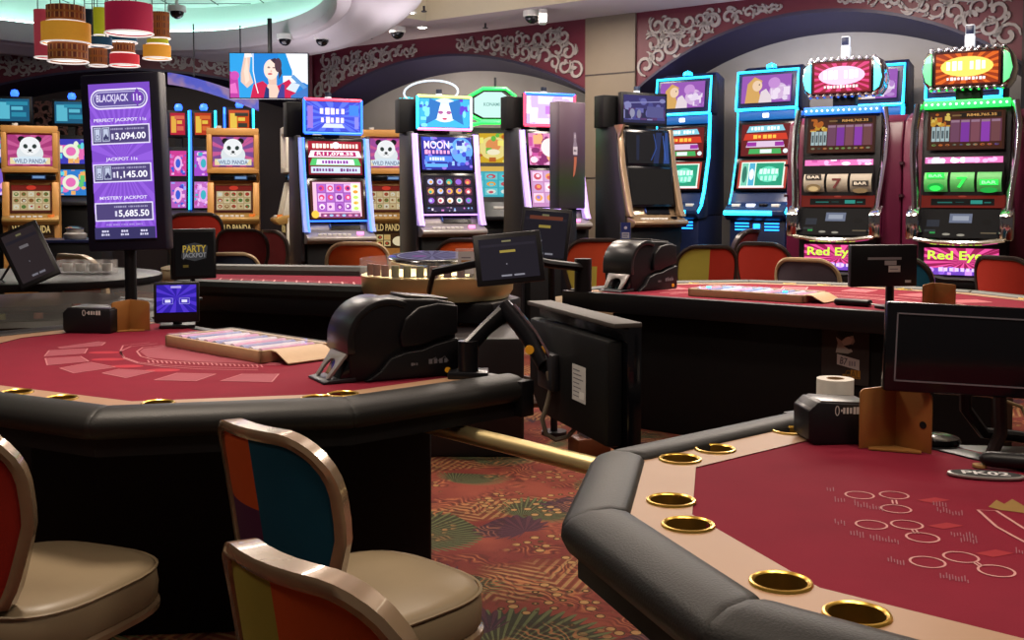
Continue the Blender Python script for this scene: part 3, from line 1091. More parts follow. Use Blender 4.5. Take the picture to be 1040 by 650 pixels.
for i, (x, y) in enumerate(((-2.06, 5.1), (-2.21, 5.03), (-2.36, 4.98))):
    chip_stack((x, y, .735), 14 if i == 0 else 6, CH1[i], ('tall brown chip stack behind the clear guard at far left', 'low brown chip stack behind the far left clear guard, second from the right', 'low chip stack at the left photo edge behind the clear guard')[i], 'chips behind the far left guard')
for i in range(12):
    a = R(-152 + i * 10.5)
    chip_stack((W4.x + .398 * math.cos(a), W4.y + .398 * math.sin(a), .872), 14, CH1[(i // 3 + 1) % 5], 'stack of casino chips standing inside the clear guard of the brass wheel', 'chips inside the wheel guard')
# ------------------------------------------------------------------ chairs
FAB = {k: mat('fabric_' + k, v, .85, noise=.1, scale=12, bump=.12, bscale=420, spec=.2) for k, v in dict(
    orange='b24a1c', purple='4a2140', teal='0e4257', red='8e2418', yellow='8f8436', maroon='5a1c1e', grey='4a4048', rust='96361c', navy='222838').items()}
BR, BA = .36, R(35)
def back_half(z, z0=.46, z1=.87, rc=.13):
    w = .135 + .08 * min(1, (z - z0) / .2) ** .8
    if z > z1 - rc:
        w = w - rc + math.sqrt(max(0, rc * rc - (z - (z1 - rc)) ** 2))
    return w
ZS = [.46, .5, .53, .57, .61, .65, .69, .72, .75, .78, .805, .83, .845, .857, .865, .869]
def back_pt(s, z, off=0.):
    a = s / BR
    r = BR + off
    lean = (z - .5) * .16
    return Vector((r * math.sin(a), .14 - r * math.cos(a) - lean, z))
# backrest upholstery: outer sheet in patches (slots 0 left, 1 lower left, 2 middle, 3 right)
def chair_meshes():
    mb = MB()
    nc = 14
    v, f, mi = [], [], []
    for off in (.014, -.016):
        b = len(v)
        for z in ZS:
            w = back_half(z) - .012
            for i in range(nc + 1):
                v.append(back_pt(-w + 2 * w * i / nc, z, off))
        for j in range(len(ZS) - 1):
            for i in range(nc):
                f.append((b + j * (nc + 1) + i, b + j * (nc + 1) + i + 1, b + (j + 1) * (nc + 1) + i + 1, b + (j + 1) * (nc + 1) + i))
                if off < 0:
                    mi.append(2)
                elif i < 7:
                    mi.append(0 if ZS[j] > .68 else 1)
                else:
                    mi.append(2 if i < 12 else 3)
    bm = mb.bm
    vs = [bm.verts.new(q) for q in v]
    for q, m in zip(f, mi):
        bm.faces.new([vs[i] for i in q]).material_index = m
    panel = mb.build('backrest', [FAB['orange']] * 4)
    loop = [(-back_half(z), z) for z in ZS] + [(-back_half(.869) * k, .87) for k in (.6, .2)] + [(back_half(.869) * k, .87) for k in (.2, .6)] + [(back_half(z), z) for z in ZS[::-1]] + [(.1, .455), (-.1, .455)]
    mb = MB()
    n = len(loop)
    prof = [(-.022, -.014), (-.026, .0), (-.022, .012), (.02, .012), (.026, .0), (.02, -.014)]
    v = []
    cs, cz = 0., .68
    for i, (s, z) in enumerate(loop):
        s0, z0 = loop[i - 1]
        s1, z1 = loop[(i + 1) % n]
        t = Vector((s1 - s0, z1 - z0)).normalized()
        nr = Vector((-t.y, t.x))
        for o, e in prof:
            v.append(back_pt(s + nr.x * e, z + nr.y * e, o))
    m = len(prof)
    f = [(i * m + j, i * m + (j + 1) % m, ((i + 1) % n) * m + (j + 1) % m, ((i + 1) % n) * m + j) for i in range(n) for j in range(m)]
    mb._add(v, f)
    frame = mb.build('back_frame', CHAMP, angle=50)
    pl = []
    for i in range(36):
        a = 2 * PI * i / 36
        ca, sa = math.cos(a), math.sin(a)
        k = .62
        pl.append((.245 * math.copysign(abs(ca) ** k, ca), .03 + .25 * math.copysign(abs(sa) ** k, sa)))
    mb = MB()
    prof = [(.0, .0), (.6, .0), (.97, .0), (1., .012), (1.012, .05), (.995, .085), (.96, .1), (.85, .108), (.5, .112), (.0, .113)]
    v, f = [], []
    for q, z in prof:
        v += [(x * max(q, .002), .03 + (y - .03) * max(q, .002), .34 + z) for x, y in pl]
    n = len(pl)
    for j in range(len(prof) - 1):
        f += [(j * n + i, j * n + (i + 1) % n, (j + 1) * n + (i + 1) % n, (j + 1) * n + i) for i in range(n)]
    mb._add(v, f)
    seat = mb.build('seat', VINYL, angle=60)
    mb = MB()
    mb.tube([(x * .985, .03 + (y - .03) * .985, .333) for x, y in pl], .013, 6, closed=True)
    rim = mb.build('seat_rim', CHAMP)
    mb = MB()
    mb.tube([(x * 1.0, .03 + (y - .03) * 1.0, .433) for x, y in pl], .004, 5, closed=True)
    pip = mb.build('seat_piping', VINYL)
    mb = MB()
    mb.cyl((0, .02, .03), .035, .29, 16)
    mb.box(-.15, .15, -.13, .17, .31, .335, .01)
    mb.box(-.05, .05, -.22, -.12, .32, .54, .01)
    col = mb.build('column', DARKGREY)
    mb = MB()
    mb.lathe([(.0005, .03), (.05, .034), (.2, .022), (.23, .01), (.23, 0)], n=28)
    base = mb.build('base_plate', CHROME)
    return dict(backrest=panel, back_frame=frame, seat=seat, seat_rim=rim, seat_piping=pip, column=col, base_plate=base)
CM = chair_meshes()
proto = thing('casino_chair', 'x', 'chair', (0, 0, 0), 0, 'casino chairs')
for k, o in CM.items():
    o.parent = CM['seat'] if k == 'seat_piping' else proto
first = [True]
def chair(x, y, deg, label, cols, z=0., sc=.94, frame=None):
    if first[0]:
        r = proto
        first[0] = False
    else:
        r = copy_tree(proto)
    r.location = (x, y, z)
    r.rotation_euler = (0, 0, R(deg))
    r.scale = (sc, sc, sc)
    r['label'] = label
    for ch in r.children:
        if ch.name.startswith('backrest'):
            for i, c in enumerate(cols):
                ch.material_slots[i].link = 'OBJECT'
                ch.material_slots[i].material = FAB[c]
        if frame and ch.name.startswith('back_frame'):
            ch.material_slots[0].link = 'OBJECT'
            ch.material_slots[0].material = frame
    return r
PALEF = mat('pale_chair_frame', 'ad9674', .3, .1)
DARKF = mat('dark_chair_frame', '2a2220', .3, .2)
chair(-.355, 2.40, -43.5, 'beige-seated casino chair with orange, purple and teal back at the left table', ('orange', 'purple', 'teal', 'teal'))
chair(-.127, 1.58, -43.5, 'nearest casino chair with yellow and orange back at bottom centre of the photo', ('yellow', 'yellow', 'orange', 'orange'))
chair(-1.125, 2.48, -22, 'casino chair with beige seat and red-purple back cut off at bottom left', ('red', 'purple', 'red', 'red'))
bgc = [
    (365, 8.3, 5, 'orange', PALEF, 1.1, 'chair with plain orange rounded back in front of the pink and blue lit machine'),
    (462, 8.5, 20, 'orange', DARKF, 1.12, 'orange-backed chair in front of the purple lit moon machine'),
    (597, 8.5, 10, 'yellow', DARKF, 1.12, 'mustard and orange chair beneath the dark bottle display board'),
    (708, 8.15, 8, 'yellow', DARKF, 1.08, 'chair with half yellow-green, half red back in front of the blue glowing machine'),
    (727, 9.0, 60, 'maroon', DARKF, 1.18, 'dull maroon chair turned sideways behind the yellow-green one'),
    (793, 8.2, -45, 'red', DARKF, 1.1, 'red chair in front of the left reel machine, beside the grey chair'),
    (834, 7.2, -38, 'grey', PALEF, 1.03, 'grey chair with pale rim at the back of the far card table'),
    (944, 7.0, -62, 'teal', DARKF, 1.05, 'dark teal chair in front of the right reel machine'),
    (1043, 7.2, -60, 'red', DARKF, 1.04, 'red chair at the right photo edge behind the far table'),
    (252, 10.4, 0, 'maroon', DARKF, 1.14, 'maroon chair in front of the gold panda machine right of the purple sign'),
    (240, 8.45, 4, 'navy', PALEF, 1.0, 'slate blue chair with pale rim at the roulette table, below the maroon chair'),
    (300, 11.15, -50, 'maroon', DARKF, 1.1, 'dark red chair seen edge-on just left of the pink and blue lit machine'),
    (196, 11.2, 20, 'red', DARKF, 1.3, 'dark red chair in the background just right of the purple sign'),
    (119, 6.5, -40, 'orange', PALEF, 1.1, 'bright orange chair with pale rim beneath the purple jackpot sign'),
]
for px, Y, deg, c, fr, sc, lab in bgc:
    x = (px - 520) / F * Y
    cols = (c,) * 4
    if px == 708:
        cols = ('yellow', 'yellow', 'red', 'red')
    if px == 597:
        cols = ('rust', 'yellow', 'rust', 'rust')
    o = chair(x, Y, deg, lab, cols, 0, sc, fr)

# ------------------------------------------------------------------ things on the tables
def at(px, py, z):
    u, v = (px - 520) / F, (260 - py) / F
    s, c = math.sin(PITCH), math.cos(PITCH)
    k = (z - 1.3) / (-s + v * c)
    return Vector((u * k, (c + v * s) * k, z))
TT = .7635

def shuffler(loc, rz, label):
    """front (card mouth) at local x = 0, body runs to +x, visible side at local y = 0, depth to +y"""
    t = thing('card_shuffler', label, 'card shuffler', loc, rz, 'card shufflers')
    d = .19
    arc = [(.165 + .115 * math.cos(a), .125 + .125 * math.sin(a)) for a in [R(85 + 10 * i) for i in range(11)]]
    side = [(.055, .0), (.37, .0), (.37, .232), (.31, .246), (.22, .252)] + arc + [(.05, .085)]
    mb = MB(); mb.prism(side, .02, d, 'y', .008, 3); mb.build('body', BLACK, t)
    # rounded hood wrapped over the front
    arc2 = [(.165 + .12 * math.cos(a), .125 + .131 * math.sin(a)) for a in [R(62 + 10 * i) for i in range(13)]]
    arc3 = [(.165 + .1 * math.cos(a), .125 + .11 * math.sin(a)) for a in [R(62 + 10 * i) for i in range(13)]]
    mb = MB(); mb.prism(arc2 + [(.046, .086), (.07, .086)] + arc3[::-1], .015, d + .008, 'y', .004); mb.build('hood', mat('hood_black', '1c1b1d', .3, noise=.05), t)
    # raised lower side shell with its swooping edge
    sh = [(.09, .0), (.37, .0), (.37, .12), (.30, .105), (.26, .09), (.21, .085), (.165, .07), (.135, .03)]
    mb = MB(); mb.prism(sh, .0, .022, 'y', .006, 3); mb.build('side_shell', BLACK, t)
    sh = [(.2, .1), (.26, .104), (.31, .12), (.37, .134), (.37, .225), (.31, .235), (.25, .225), (.21, .19), (.195, .14)]
    mb = MB(); mb.prism(sh, .004, .022, 'y', .006, 3); mb.build('side_shell', BLACK, t)
    mb = MB(); mb.prism([(.23, .253), (.36, .237), (.36, .246), (.23, .262)], .05, d - .01, 'y', .003); mb.build('lid', mat('lid_grey', '4a4744', .35), t)
    # card mouth: slanted silver plate with an arched opening, and the lip below it
    ax = Vector((.05, 0, .078)).normalized()
    M = Matrix(((0, ax.x, -ax.z, .0), (1, 0, 0, .022), (0, ax.z, ax.x, .01), (0, 0, 0, 1)))
    w = .135
    a0 = [(w / 2 + .036 * math.cos(R(180 - 12 * i)), .034 + .03 * math.sin(R(180 - 12 * i))) for i in range(16)]
    lp = [(.012, .0), (.0, .09), (w, .09), (w - .012, .0), (w / 2 + .036, .0)] + a0[::-1] + [(w / 2 - .036, .0)]
    mb = MB(); mb.prism(lp, -.002, .006, 'z', .0015, M=M); mb.build('card_mouth', SILVER, t)
    mb = MB(); mb.prism([(.02, 0), (.07, .0), (.1, .085), (.06, .085)], .024, .155, 'y', .002); mb.build('mouth_backing', GLOSSBLACK, t)
    mb = MB(); mb.prism([(-.022, .0), (.07, .0), (.07, .014), (.0, .01), (-.02, .006)], .018, .162, 'y', .002); mb.build('card_lip', DARKGREY, t)
    p = Pic(.07, .03, None)
    p.marks('shfl', .55, .5, .9, .6, '6f6d74')
    p.line([(.1, .5), (.4, .9), (.5, .5), (.8, .95), (.95, .4)], .03, '6f6d74')
    p.build('maker_mark', 0, t, (.305, -.0015, .05))
    p = Pic(.022, .01, None); p.marks('abc', .5, .5, 1, 1, '6f6d74'); p.build('maker_mark', 0, t, (.235, -.0015, .045))
    mb = MB(); mb.cyl((0, 0, 0), .009, .003, 14, M=Matrix.Translation((.335, .001, .018)) @ Matrix.Rotation(PI / 2, 4, 'X')); mb.build('round_badge', glow('amber_badge', 'c8861e', .25), t)
    return t
p0 = at(318, 392, TT)
sh1 = shuffler((p0.x + .055, p0.y + .015, TT), R(28), 'large black card shuffler with silver mouth on the left table')
sh1.scale = (1.07, 1.02, .93)

def chip_tray(center, rz, label, L=.6, W=.28, lights=False):
    t = thing('chip_tray', label, 'chip tray', (center[0], center[1], TT), rz, 'covered chip trays')
    bm_ = mat('tray_beige', 'a88a68', .45)
    mb = MB()
    for a in ((-L / 2, L / 2, -W / 2, -W / 2 + .015), (-L / 2, L / 2, W / 2 - .015, W / 2), (-L / 2, -L / 2 + .015, -W / 2, W / 2), (L / 2 - .015, L / 2, -W / 2, W / 2)):
        mb.box(*a, 0, .04, .003)
    mb.build('rim', bm_, t)
    mb = MB(); mb.box(-L / 2 + .014, L / 2 - .014, -W / 2 + .014, W / 2 - .014, .0, .012); mb.build('tray', mat('tray_lilac', '6e6488', .3), t)  # purple screens' reflection painted into the tray colour
    cols = ['chip_7a3a30', 'chip_6a6a3a', 'chip_5a2f2a']
    for i in range(10):
        x = -L / 2 + .05 + i * (L - .1) / 9
        mb = MB()
        mb.lathe([(.0005, 0), (.021, 0), (.021, W - .07), (.0005, W - .07)], n=12, M=Matrix.Translation((x, W / 2 - .035, .02)) @ Matrix.Rotation(PI / 2, 4, 'X'))
        mb.build('chip_row', [mat('chip_pink', 'b06aa0', .4), mat('chip_blue', '5660a8', .4), mat('chip_white', 'b8b0c8', .4)][i % 3], t)  # pink and lilac chip tints carry the same painted reflection
    mb = MB(); mb.box(-L / 2 + .005, L / 2 - .005, -W / 2 + .005, W / 2 - .005, .041, .045); mb.build('clear_lid', CLEAR, t)
    # bent handle lip at one end
    mb = MB()
    pts = [(L / 2, .036), (L / 2 + .03, .034), (L / 2 + .065, .016), (L / 2 + .095, .002)]
    mb.prism(pts + [(x, z + .004) for x, z in pts[::-1]], -W / 2 + .04, W / 2 - .04, 'y')
    mb.build('bent_lip', bm_, t)
    if lights:
        for x in (-L / 2 + .1, L / 2 - .12):
            mb = MB(); mb.cyl((x, -W / 2 + .05, .045), .014, .008, 10); mb.build('indicator_light', glow('blue_led', '2a7ae8', 6), t)
    return t
chip_tray((-.935, 3.775), R(-43), 'beige chip tray with clear lid over pink and lilac chips on the left table')
chip_tray(Q(1.05, .3), math.atan2(D2.y, D2.x), 'beige covered chip tray with two blue indicator lights on the far table', .66, .3, True)

def bent_plate(loc, rz, label, w, h, ang, hole=False):
    t = thing('discard_holder', label, 'discard holder', loc, rz, 'bronze discard holders')
    for sd in (-1, 1):
        M = Matrix.Rotation(sd * R(ang), 4, 'Z')
        mb = MB()
        r = .012
        q = [(0, 0), (sd * w, 0)] + [(sd * (w - r + r * math.cos(a)), h - r + r * math.sin(a)) for a in [PI / 2 * i / 5 for i in range(6)]] + [(0, h + .006)]
        mb.prism(q, -.0025, .0025, 'y', .0008, M=M)
        mb.build('plate', BRONZE, t)
        if hole and sd > 0:
            mb = MB(); mb.cyl((0, 0, -.0035), .008, .007, 14, M=M @ Matrix.Translation((w * .78, 0, h * .45)) @ Matrix.Rotation(PI / 2, 4, 'X')); mb.build('finger_hole', MATTEBLACK, t)
    mb = MB(); mb.box(-.006, .006, -.004, .006, 0, .004); mb.box(-w * .62, w * .62, -w * .62, -.0, 0, .003); mb.build('foot_plate', BRONZE, t)
    return t
p = at(911, 447, TT)
bent_plate((p.x - .025, p.y - .06, TT), R(-21), 'bronze V-shaped discard holder with a hole, on the nearest table', .085, .128, -32, True)
p = at(140, 335, TT)
bent_plate((p.x - .03, p.y, TT), R(22), 'small bronze discard holder on the left table below the purple sign', .085, .118, -32)

# black boxes (card shoes)
def card_shoe(loc, rz, label, L, W, H, mark):
    t = thing('card_shoe', label, 'card shoe', loc, rz, 'black card shoes')
    mb = MB(); mb.prism([(0, .012), (.012, 0), (L, 0), (L, H * .92), (.02, H), (0, H * .8)], 0, W, 'y', .003); mb.build('body', BLACK, t)
    mb = MB(); mb.prism([(.0, H * .82), (L * .98, H * .94), (L * .98, H * .97), (.03, H * 1.03)], .006, W - .006, 'y', .002); mb.build('top_plate', mat('shoe_top', '3c3a3b', .3), t)
    pc_ = Pic(L * .45, H * .3, None)
    pc_.ring(.12, .5, .08, .4, .03, 'b8b4b0')
    pc_.rect(.25, .42, .3, .6, 'b8b4b0')
    pc_.marks(mark, .62, .5, .6, .6, 'b8b4b0')
    M = pc_.build('mark', 0, t, (L * .62, -.001, H * .8))
    return t
p = at(813, 455, TT)
card_shoe((p.x + .025, p.y + .03, TT), R(4), 'low black card shoe left of the bronze holder on the nearest table', .14, .1, .092, 'match')
p = at(64, 338, TT)
card_shoe((p.x, p.y, TT), R(-5), 'low black card shoe with sloped top, left of the small bronze holder', .195, .14, .1, 'match')
# white paper roll standing behind the shoe
p = at(850, 413, TT)
t = thing('paper_roll', 'white paper roll standing behind the black card shoe', 'paper roll', (.752, 2.5, TT))
mb = MB(); mb.lathe([(.02, 0), (.042, 0), (.042, .115), (.02, .115), (.02, 0)], n=32); mb.build('paper', PAPER, t)
mb = MB(); mb.lathe([(.017, .002), (.0202, .002), (.0202, .1155), (.017, .1155), (.017, .002)], n=20); mb.build('cardboard_core', mat('cardboard', '8a6a48', .9), t)
# round puck, blue deck, brush, oval table sign
p = at(955, 453, TT)
t = thing('round_puck', 'flat round black puck behind the bronze holder on the nearest table', 'puck', (p.x, p.y + .03, TT))
mb = MB(); mb.lathe([(.0005, 0), (.05, 0), (.054, .006), (.05, .014), (.03, .019), (.0005, .02)], n=32); mb.build('puck', GLOSSBLACK, t)
t = thing('card_deck_box', 'narrow dark blue card box right of the bronze holder', 'box', (p.x - .012, p.y + .1, TT), R(10))
mb = MB(); mb.box(-.018, .018, -.03, .03, 0, .098, .003); mb.build('box', mat('navy_card', '1d2240', .5), t)
mb = MB(); mb.box(-.019, .019, -.031, .031, .098, .106, .002); mb.build('lid', BLACK, t)
p = at(995, 474, TT)
t = thing('marker_bar', 'black rounded bar lying at the right photo edge on the nearest table', 'bar', (p.x, p.y, TT), R(-22))
mb = MB(); mb.tube([(0, 0, .014), (.006, 0, .016), (.02, 0, .017), (.2, 0, .017), (.21, 0, .014)], [.006, .013, .016, .016, .008], 12); mb.build('bar', BLACK, t)
mb = MB(); mb.cyl((.0, 0, 0), .014, .005, 14); mb.build('end_pad', mat('amber_pad', '9c7a4a', .5), t)
p = at(1001, 484, TT)
t = thing('table_sign', 'black oval PK02 table plaque with silver rim on the nearest felt', 'sign', (p.x, p.y, TT), R(-14))
mb = MB()
v = [(.07 * math.cos(a), .03 * math.sin(a)) for a in [2 * PI * i / 32 for i in range(32)]]
mb.prism(v, 0, .006, 'z', .002); mb.build('rim', SILVER, t)
pc_ = Pic(.13, .053, None)
pc_.ell(.5, .5, .49, .49, '0a0a0e', 30)
pc_.text('PK02', .5, .5, .66, .5, 'c8c6c8')
pc_.build('plaque', 0, t, (0, 0, .0068), (-PI / 2, 0, 0))
p = at(1056, 450, TT)

# dark flat monitor on the right, standing on the near table's dealer edge
def monitor(name, label, loc, rz, w, h, th, screen, tiltx=0., group=None, bezel=.02, roll=0., line=None, es=0.):
    t = thing(name, label, 'monitor', loc, rz, group)
    B = place('mount', None, t, (0, 0, 0))
    t_ = t
    M = Matrix.Rotation(roll, 4, 'Y') @ Matrix.Rotation(tiltx, 4, 'X')
    bpy.data.objects.remove(B)
    mb = MB(); mb.box(-w / 2, w / 2, 0, th, -h / 2, h / 2, .006, M=M); mb.build('casing', GLOSSBLACK if line else BLACK, t)
    if line:
        mb = MB()
        a, b = w / 2 - bezel, h / 2 - bezel * 1.1
        for q in ((-a, a, -b, -b + .003), (-a, a, b - .003, b), (-a, -a + .003, -b, b), (a - .003, a, -b, b)):
            mb.box(q[0], q[1], -.002, .001, q[2], q[3], M=M)
        mb.build('screen_edge', line, t)
    if screen is not None:
        o = screen.build('screen', es, t)
        o.matrix_local = M @ Matrix.Translation((0, -.0015, 0))
    return t, M
p = at(905, 400, 1.0)
Ym = 2.22
xw = lambda px, Y: (px - 520) / F * Y
zw = lambda py, Y: 1.3 - (py - 200) / F * Y
tm, M = monitor('flat_monitor', 'black flat monitor with a thin silver line at right behind the bronze holder', (xw(1004, Ym) + .0, Ym, zw(358, Ym)), R(-7), .40, .187, .03, None, R(-3), None, .02, R(2.4), mat('silver_line', '8f8c94', .3, .6))
mb = MB(); mb.tube([(.045, .05, -.08), (.05, .05, -.18), (.03, .05, zw(0, 1) * 0 + TT - zw(352, Ym))], .014, 10); mb.box(-.04, .12, -.03, .12, TT - zw(352, Ym), TT - zw(352, Ym) + .008, .002); mb.build('stand', mat('stand_brown', '241a19', .4), tm)
mb = MB(); mb.tube([(-.03, .03, -.06), (-.02, .06, -.13), (.03, .1, -.19), (.1, .12, -.2), (.2, .1, -.21)], .013, 10); mb.build('hose', BLACK, tm)
mb = MB()
mb.tube([(-.02, .07, -.1), (.06, .16, -.12), (.14, .2, -.15), (.15, .16, -.2), (.08, .13, -.215)], .004, 6); mb.build('cable', mat('cream_cable', '7d6a4c', .5), tm)

# monitor seen from behind between the tables, on the left table's arm
A_, B_ = Vector((.075, 3.36)), Vector((.288, 2.75))
ctr = (A_ + B_) / 2
rz = math.atan2((B_ - A_).y, (B_ - A_).x)
L = (B_ - A_).length
tb = thing('arm_monitor', 'big black monitor seen from behind between the tables, white sticker on its back', 'monitor', (ctr.x, ctr.y, .8), rz)
mb = MB(); mb.box(-L / 2, L / 2, .01, .05, -.17, .17, .006); mb.build('screen_panel', GLOSSBLACK, tb)
mb = MB(); mb.prism([(-L / 2 + .03, .13), (L / 2 - .03, .13), (L / 2 - .03, -.15), (-L / 2 + .12, -.15), (-L / 2 + .03, -.08)], -.035, .012, 'y', .012); mb.build('back_shell', MATTEBLACK, tb)
mb = MB(); mb.box(-L / 2, L / 2, -.03, .05, .165, .178, .003); mb.build('top_strip', mat('dust_top', '403b38', .6), tb)  # tan-grey sheen along the top put into the colour
pc_ = Pic(.095, .1, 'b4b2b0')
for k in range(7):
    pc_.rect(.08, .12 + k * .12, .5 + .4 * ((k * 37) % 10) / 10, .15 + k * .12, '6a6870')
pc_.rect(.55, .1, .92, .3, 'd0d0cc')
pc_.build('sticker', 0, tb, (.11, -.037, -.01))
mb = MB(); mb.box(-.16, -.04, -.06, -.03, -.06, .05, .01); mb.build('mount_plate', DARKGREY, tb)
# the jointed arm: its own thing, clamped to the left table's end
ta = thing('monitor_arm', 'black jointed monitor arm with round amber badge, clamped to the left table end', 'monitor arm', (-.13, 3.2, TT))
AM = mat('arm_black', '141418', .28, .2)
mb = MB(); mb.box(-.06, .06, -.04, .06, 0, .02, .004); mb.cyl((0, 0, .02), .03, .09, 18); mb.build('clamp_post', AM, ta)
e1 = Vector((xw(512, 3.28), 3.28, zw(318, 3.28))) - Vector((-.13, 3.2, TT))
e2 = Vector((xw(553, 3.12), 3.12, zw(372, 3.12))) - Vector((-.13, 3.2, TT))
mb = MB(); mb.tube([(0, 0, .09), e1 * .5 + Vector((0, 0, .05)), e1], [.026, .024, .028], 10, flat=.7); mb.build('lower_arm', AM, ta)
mb = MB(); mb.tube([e1 + Vector((-.0, 0, .02)), e1.lerp(e2, .5) + Vector((.012, 0, .012)), e2], [.026, .03, .024], 10, flat=.8); mb.build('upper_arm', AM, ta)
mb = MB(); mb.tube([e1 + Vector((.03, -.03, .025)), e1.lerp(e2, .5) + Vector((.036, -.03, .02)), e2 + Vector((.02, -.03, .02))], .007, 6); mb.build('chrome_edge', CHROME, ta)
mb = MB(); mb.cyl((0, 0, 0), .013, .005, 16, M=Matrix.Translation(e1.lerp(e2, .68) + Vector((-.005, -.034, 0))) @ Matrix.Rotation(PI / 2, 4, 'X')); mb.build('round_badge', glow('amber_badge', 'c8861e', .25), ta)
mb = MB(); mb.tube([e2, e2 + Vector((.04, .02, -.01)), e2 + Vector((.1, .05, -.0))], .022, 10); mb.build('wrist_joint', AM, ta)
# hanging loop of cable
mb = MB()
mb.tube([(xw(a, 3.1), 3.1, zw(b, 3.1)) for a, b in ((557, 378), (560, 395), (556, 412), (551, 428), (555, 443), (565, 449), (577, 446), (586, 436), (591, 422), (594, 412))], .007, 8)
tag(mb.build('hanging_cable', mat('grey_cable', '6a5f52', .45)), 'grey cable hanging in a loop below the big black monitor', 'cable')
# brass bar between the tables
mb = MB()
q0, q1 = Vector((-.4, 3.31, .632)), Vector((.36, 2.49, .632))
mb.tube([q0, q0.lerp(q1, .5), q1], .024, 18)
tb_ = thing('brass_rail', 'brass bar running between the left table and the nearest table', 'rail', (0, 0, 0))
mb.build('bar', PALEBRASS, tb_)
for q in (q0, q1):
    mb = MB(); mb.box(q.x - .04, q.x + .04, q.y - .04, q.y + .04, .6, .659, .006); mb.build('bracket', BLACK, tb_)
# small clear box on the floor between the tables
t = thing('clear_box', 'small clear box with purple contents on a brown block beside the hanging cable', 'box', (xw(603, 5.4), 5.4, 0), R(20))
mb = MB(); mb.box(-.11, .07, -.07, .07, 0, .1, .01); mb.build('stand', mat('copper_brown', '5a3018', .4, .2), t)
mb = MB(); mb.box(-.05, .045, -.045, .045, .102, .12); mb.build('contents', mat('purple_stuff', '48305e', .4), t)
mb = MB()
for a in ((-.06, .06, -.06, -.055), (-.06, .06, .055, .06), (-.06, -.055, -.06, .06), (.055, .06, -.06, .06)):
    mb.box(*a, .101, .22)
mb.build('walls', mat('clear_edge', 'd8d0e0', .1, trans=.9, ior=1.2), t)

# far table: shuffler, card sign on it, dark puck, dealer monitor, discard plates
p = at(626, 296, TT)
s2 = copy_tree([o for o in bpy.data.objects if o.name == 'card_shuffler'][0])
s2.location = (*Q(.36, .1), TT)
s2.rotation_euler = (0, 0, R(42))
s2.scale = (1.2, 1.2, 1.12)
s2['label'] = 'black card shuffler on the far table, small blue card stuck on top'
t = thing('card_sign', 'small blue and white card standing on the far table shuffler', 'sign', (xw(636, 6.2), 6.23, TT + .29))
mb = MB(); mb.box(-.03, .03, 0, .008, 0, .1, .002); mb.box(-.03, .03, -.01, .02, 0, .006); mb.build('holder', CLEAR, t)
pc_ = Pic(.056, .096, '1c2f7a')
pc_.ell(.5, .68, .16, .09, 'd0d4e8'); pc_.rect(.12, .06, .88, .4, 'b8bccc'); pc_.rect(.2, .26, .8, .32, '30407a'); pc_.rect(.2, .14, .7, .19, '30407a')
pc_.build('card', 0, t, (0, -.001, .052))
t = thing('button_puck', 'black lozenge-shaped bar lying on the far table felt', 'bar', (*Q(1.62, .2), TT), math.atan2(D2.y, D2.x))
mb = MB(); mb.box(-.09, .09, -.03, .03, 0, .032, .012, 3); mb.build('bar', BLACK, t)
mb = MB(); mb.tube([(.09, 0, .012), (.16, .01, .006), (.2, .03, .004)], .004, 6); mb.build('cord', WHITE, t)
Yb = 5.15
tm2, M = monitor('dealer_monitor', 'small black monitor on a pole seen from behind, on the far table', (xw(899, Yb), Yb, zw(270, Yb)), R(8), .335, .2, .04, None)
pc_ = Pic(.06, .03, 'c0bdb8'); pc_.rect(.1, .4, .8, .55, '77747a'); pc_.build('sticker', 0, tm2, (.05, -.002, -.015))
pc_ = Pic(.17, .012, '8a888c'); pc_.build('vent_strip', 0, tm2, (0, -.002, .035))
pc_ = Pic(.06, .022, 'a09ea0'); pc_.build('sticker', 0, tm2, (.03, -.002, .014))
pc_ = Pic(.03, .012, 'c0bdb8'); pc_.build('sticker', 0, tm2, (.12, -.002, -.075))
mb = MB(); mb.cyl((.06, .06, TT - zw(270, Yb)), .02, .2, 12); mb.cyl((.06, .06, TT - zw(270, Yb)), .07, .012, 20); mb.build('pole', BLACK, tm2)
pq = Q(2.25, .35)
bent_plate((pq.x - .25, pq.y + .12, TT), R(10), 'bronze discard holder half hidden behind the small far monitor', .1, .12, -30)
for i, (e, n_) in enumerate(((2.38, .78), (2.46, .7))):
    q = Q(e, n_)
    t = thing('paper_note', ('pale yellow paper note on the right end of the far table', 'white paper note lying beside the yellow one on the far table')[i], 'paper', (q.x, q.y, TT + .003), R(-30))
    mb = MB(); mb.box(-.1, .1, -.05, .05, 0, .003); mb.build('sheet', mat(('paper_yellow', 'paper_white')[i], ('b8a86a', 'c8c0b0')[i], .9), t)

# small purple display next to the jackpot sign on the left table
pic = Pic(.155, .112, '2a1a9c')
pic.rays(.5, .55, 1, 18, '4a30c4')
pic.rect(.36, .88, .62, .96, 'a89ce0')
for x in (.28, .7):
    pic.frame(x - .13, .3, x + .13, .52, .012, '9a92e0')
    pic.rect(x - .07, .36, x + .07, .46, 'd8d4f4')
Yp = 4.4
td, M = monitor('dealer_display', 'small square display with a purple-blue screen beside the jackpot sign', (xw(178, Yp), Yp, zw(307, Yp)), R(14), .178, .165, .03, None, R(-6))
o = pic.build('screen', 1.1, td); o.matrix_local = M @ Matrix.Translation((0, -.002, .014))
mb = MB(); mb.tube([(0, .05, -.07), (0, .06, TT - zw(307, Yp) + .01)], .018, 10); mb.box(-.07, .07, 0, .12, TT - zw(307, Yp), TT - zw(307, Yp) + .014, .004); mb.build('stand', BLACK, td)

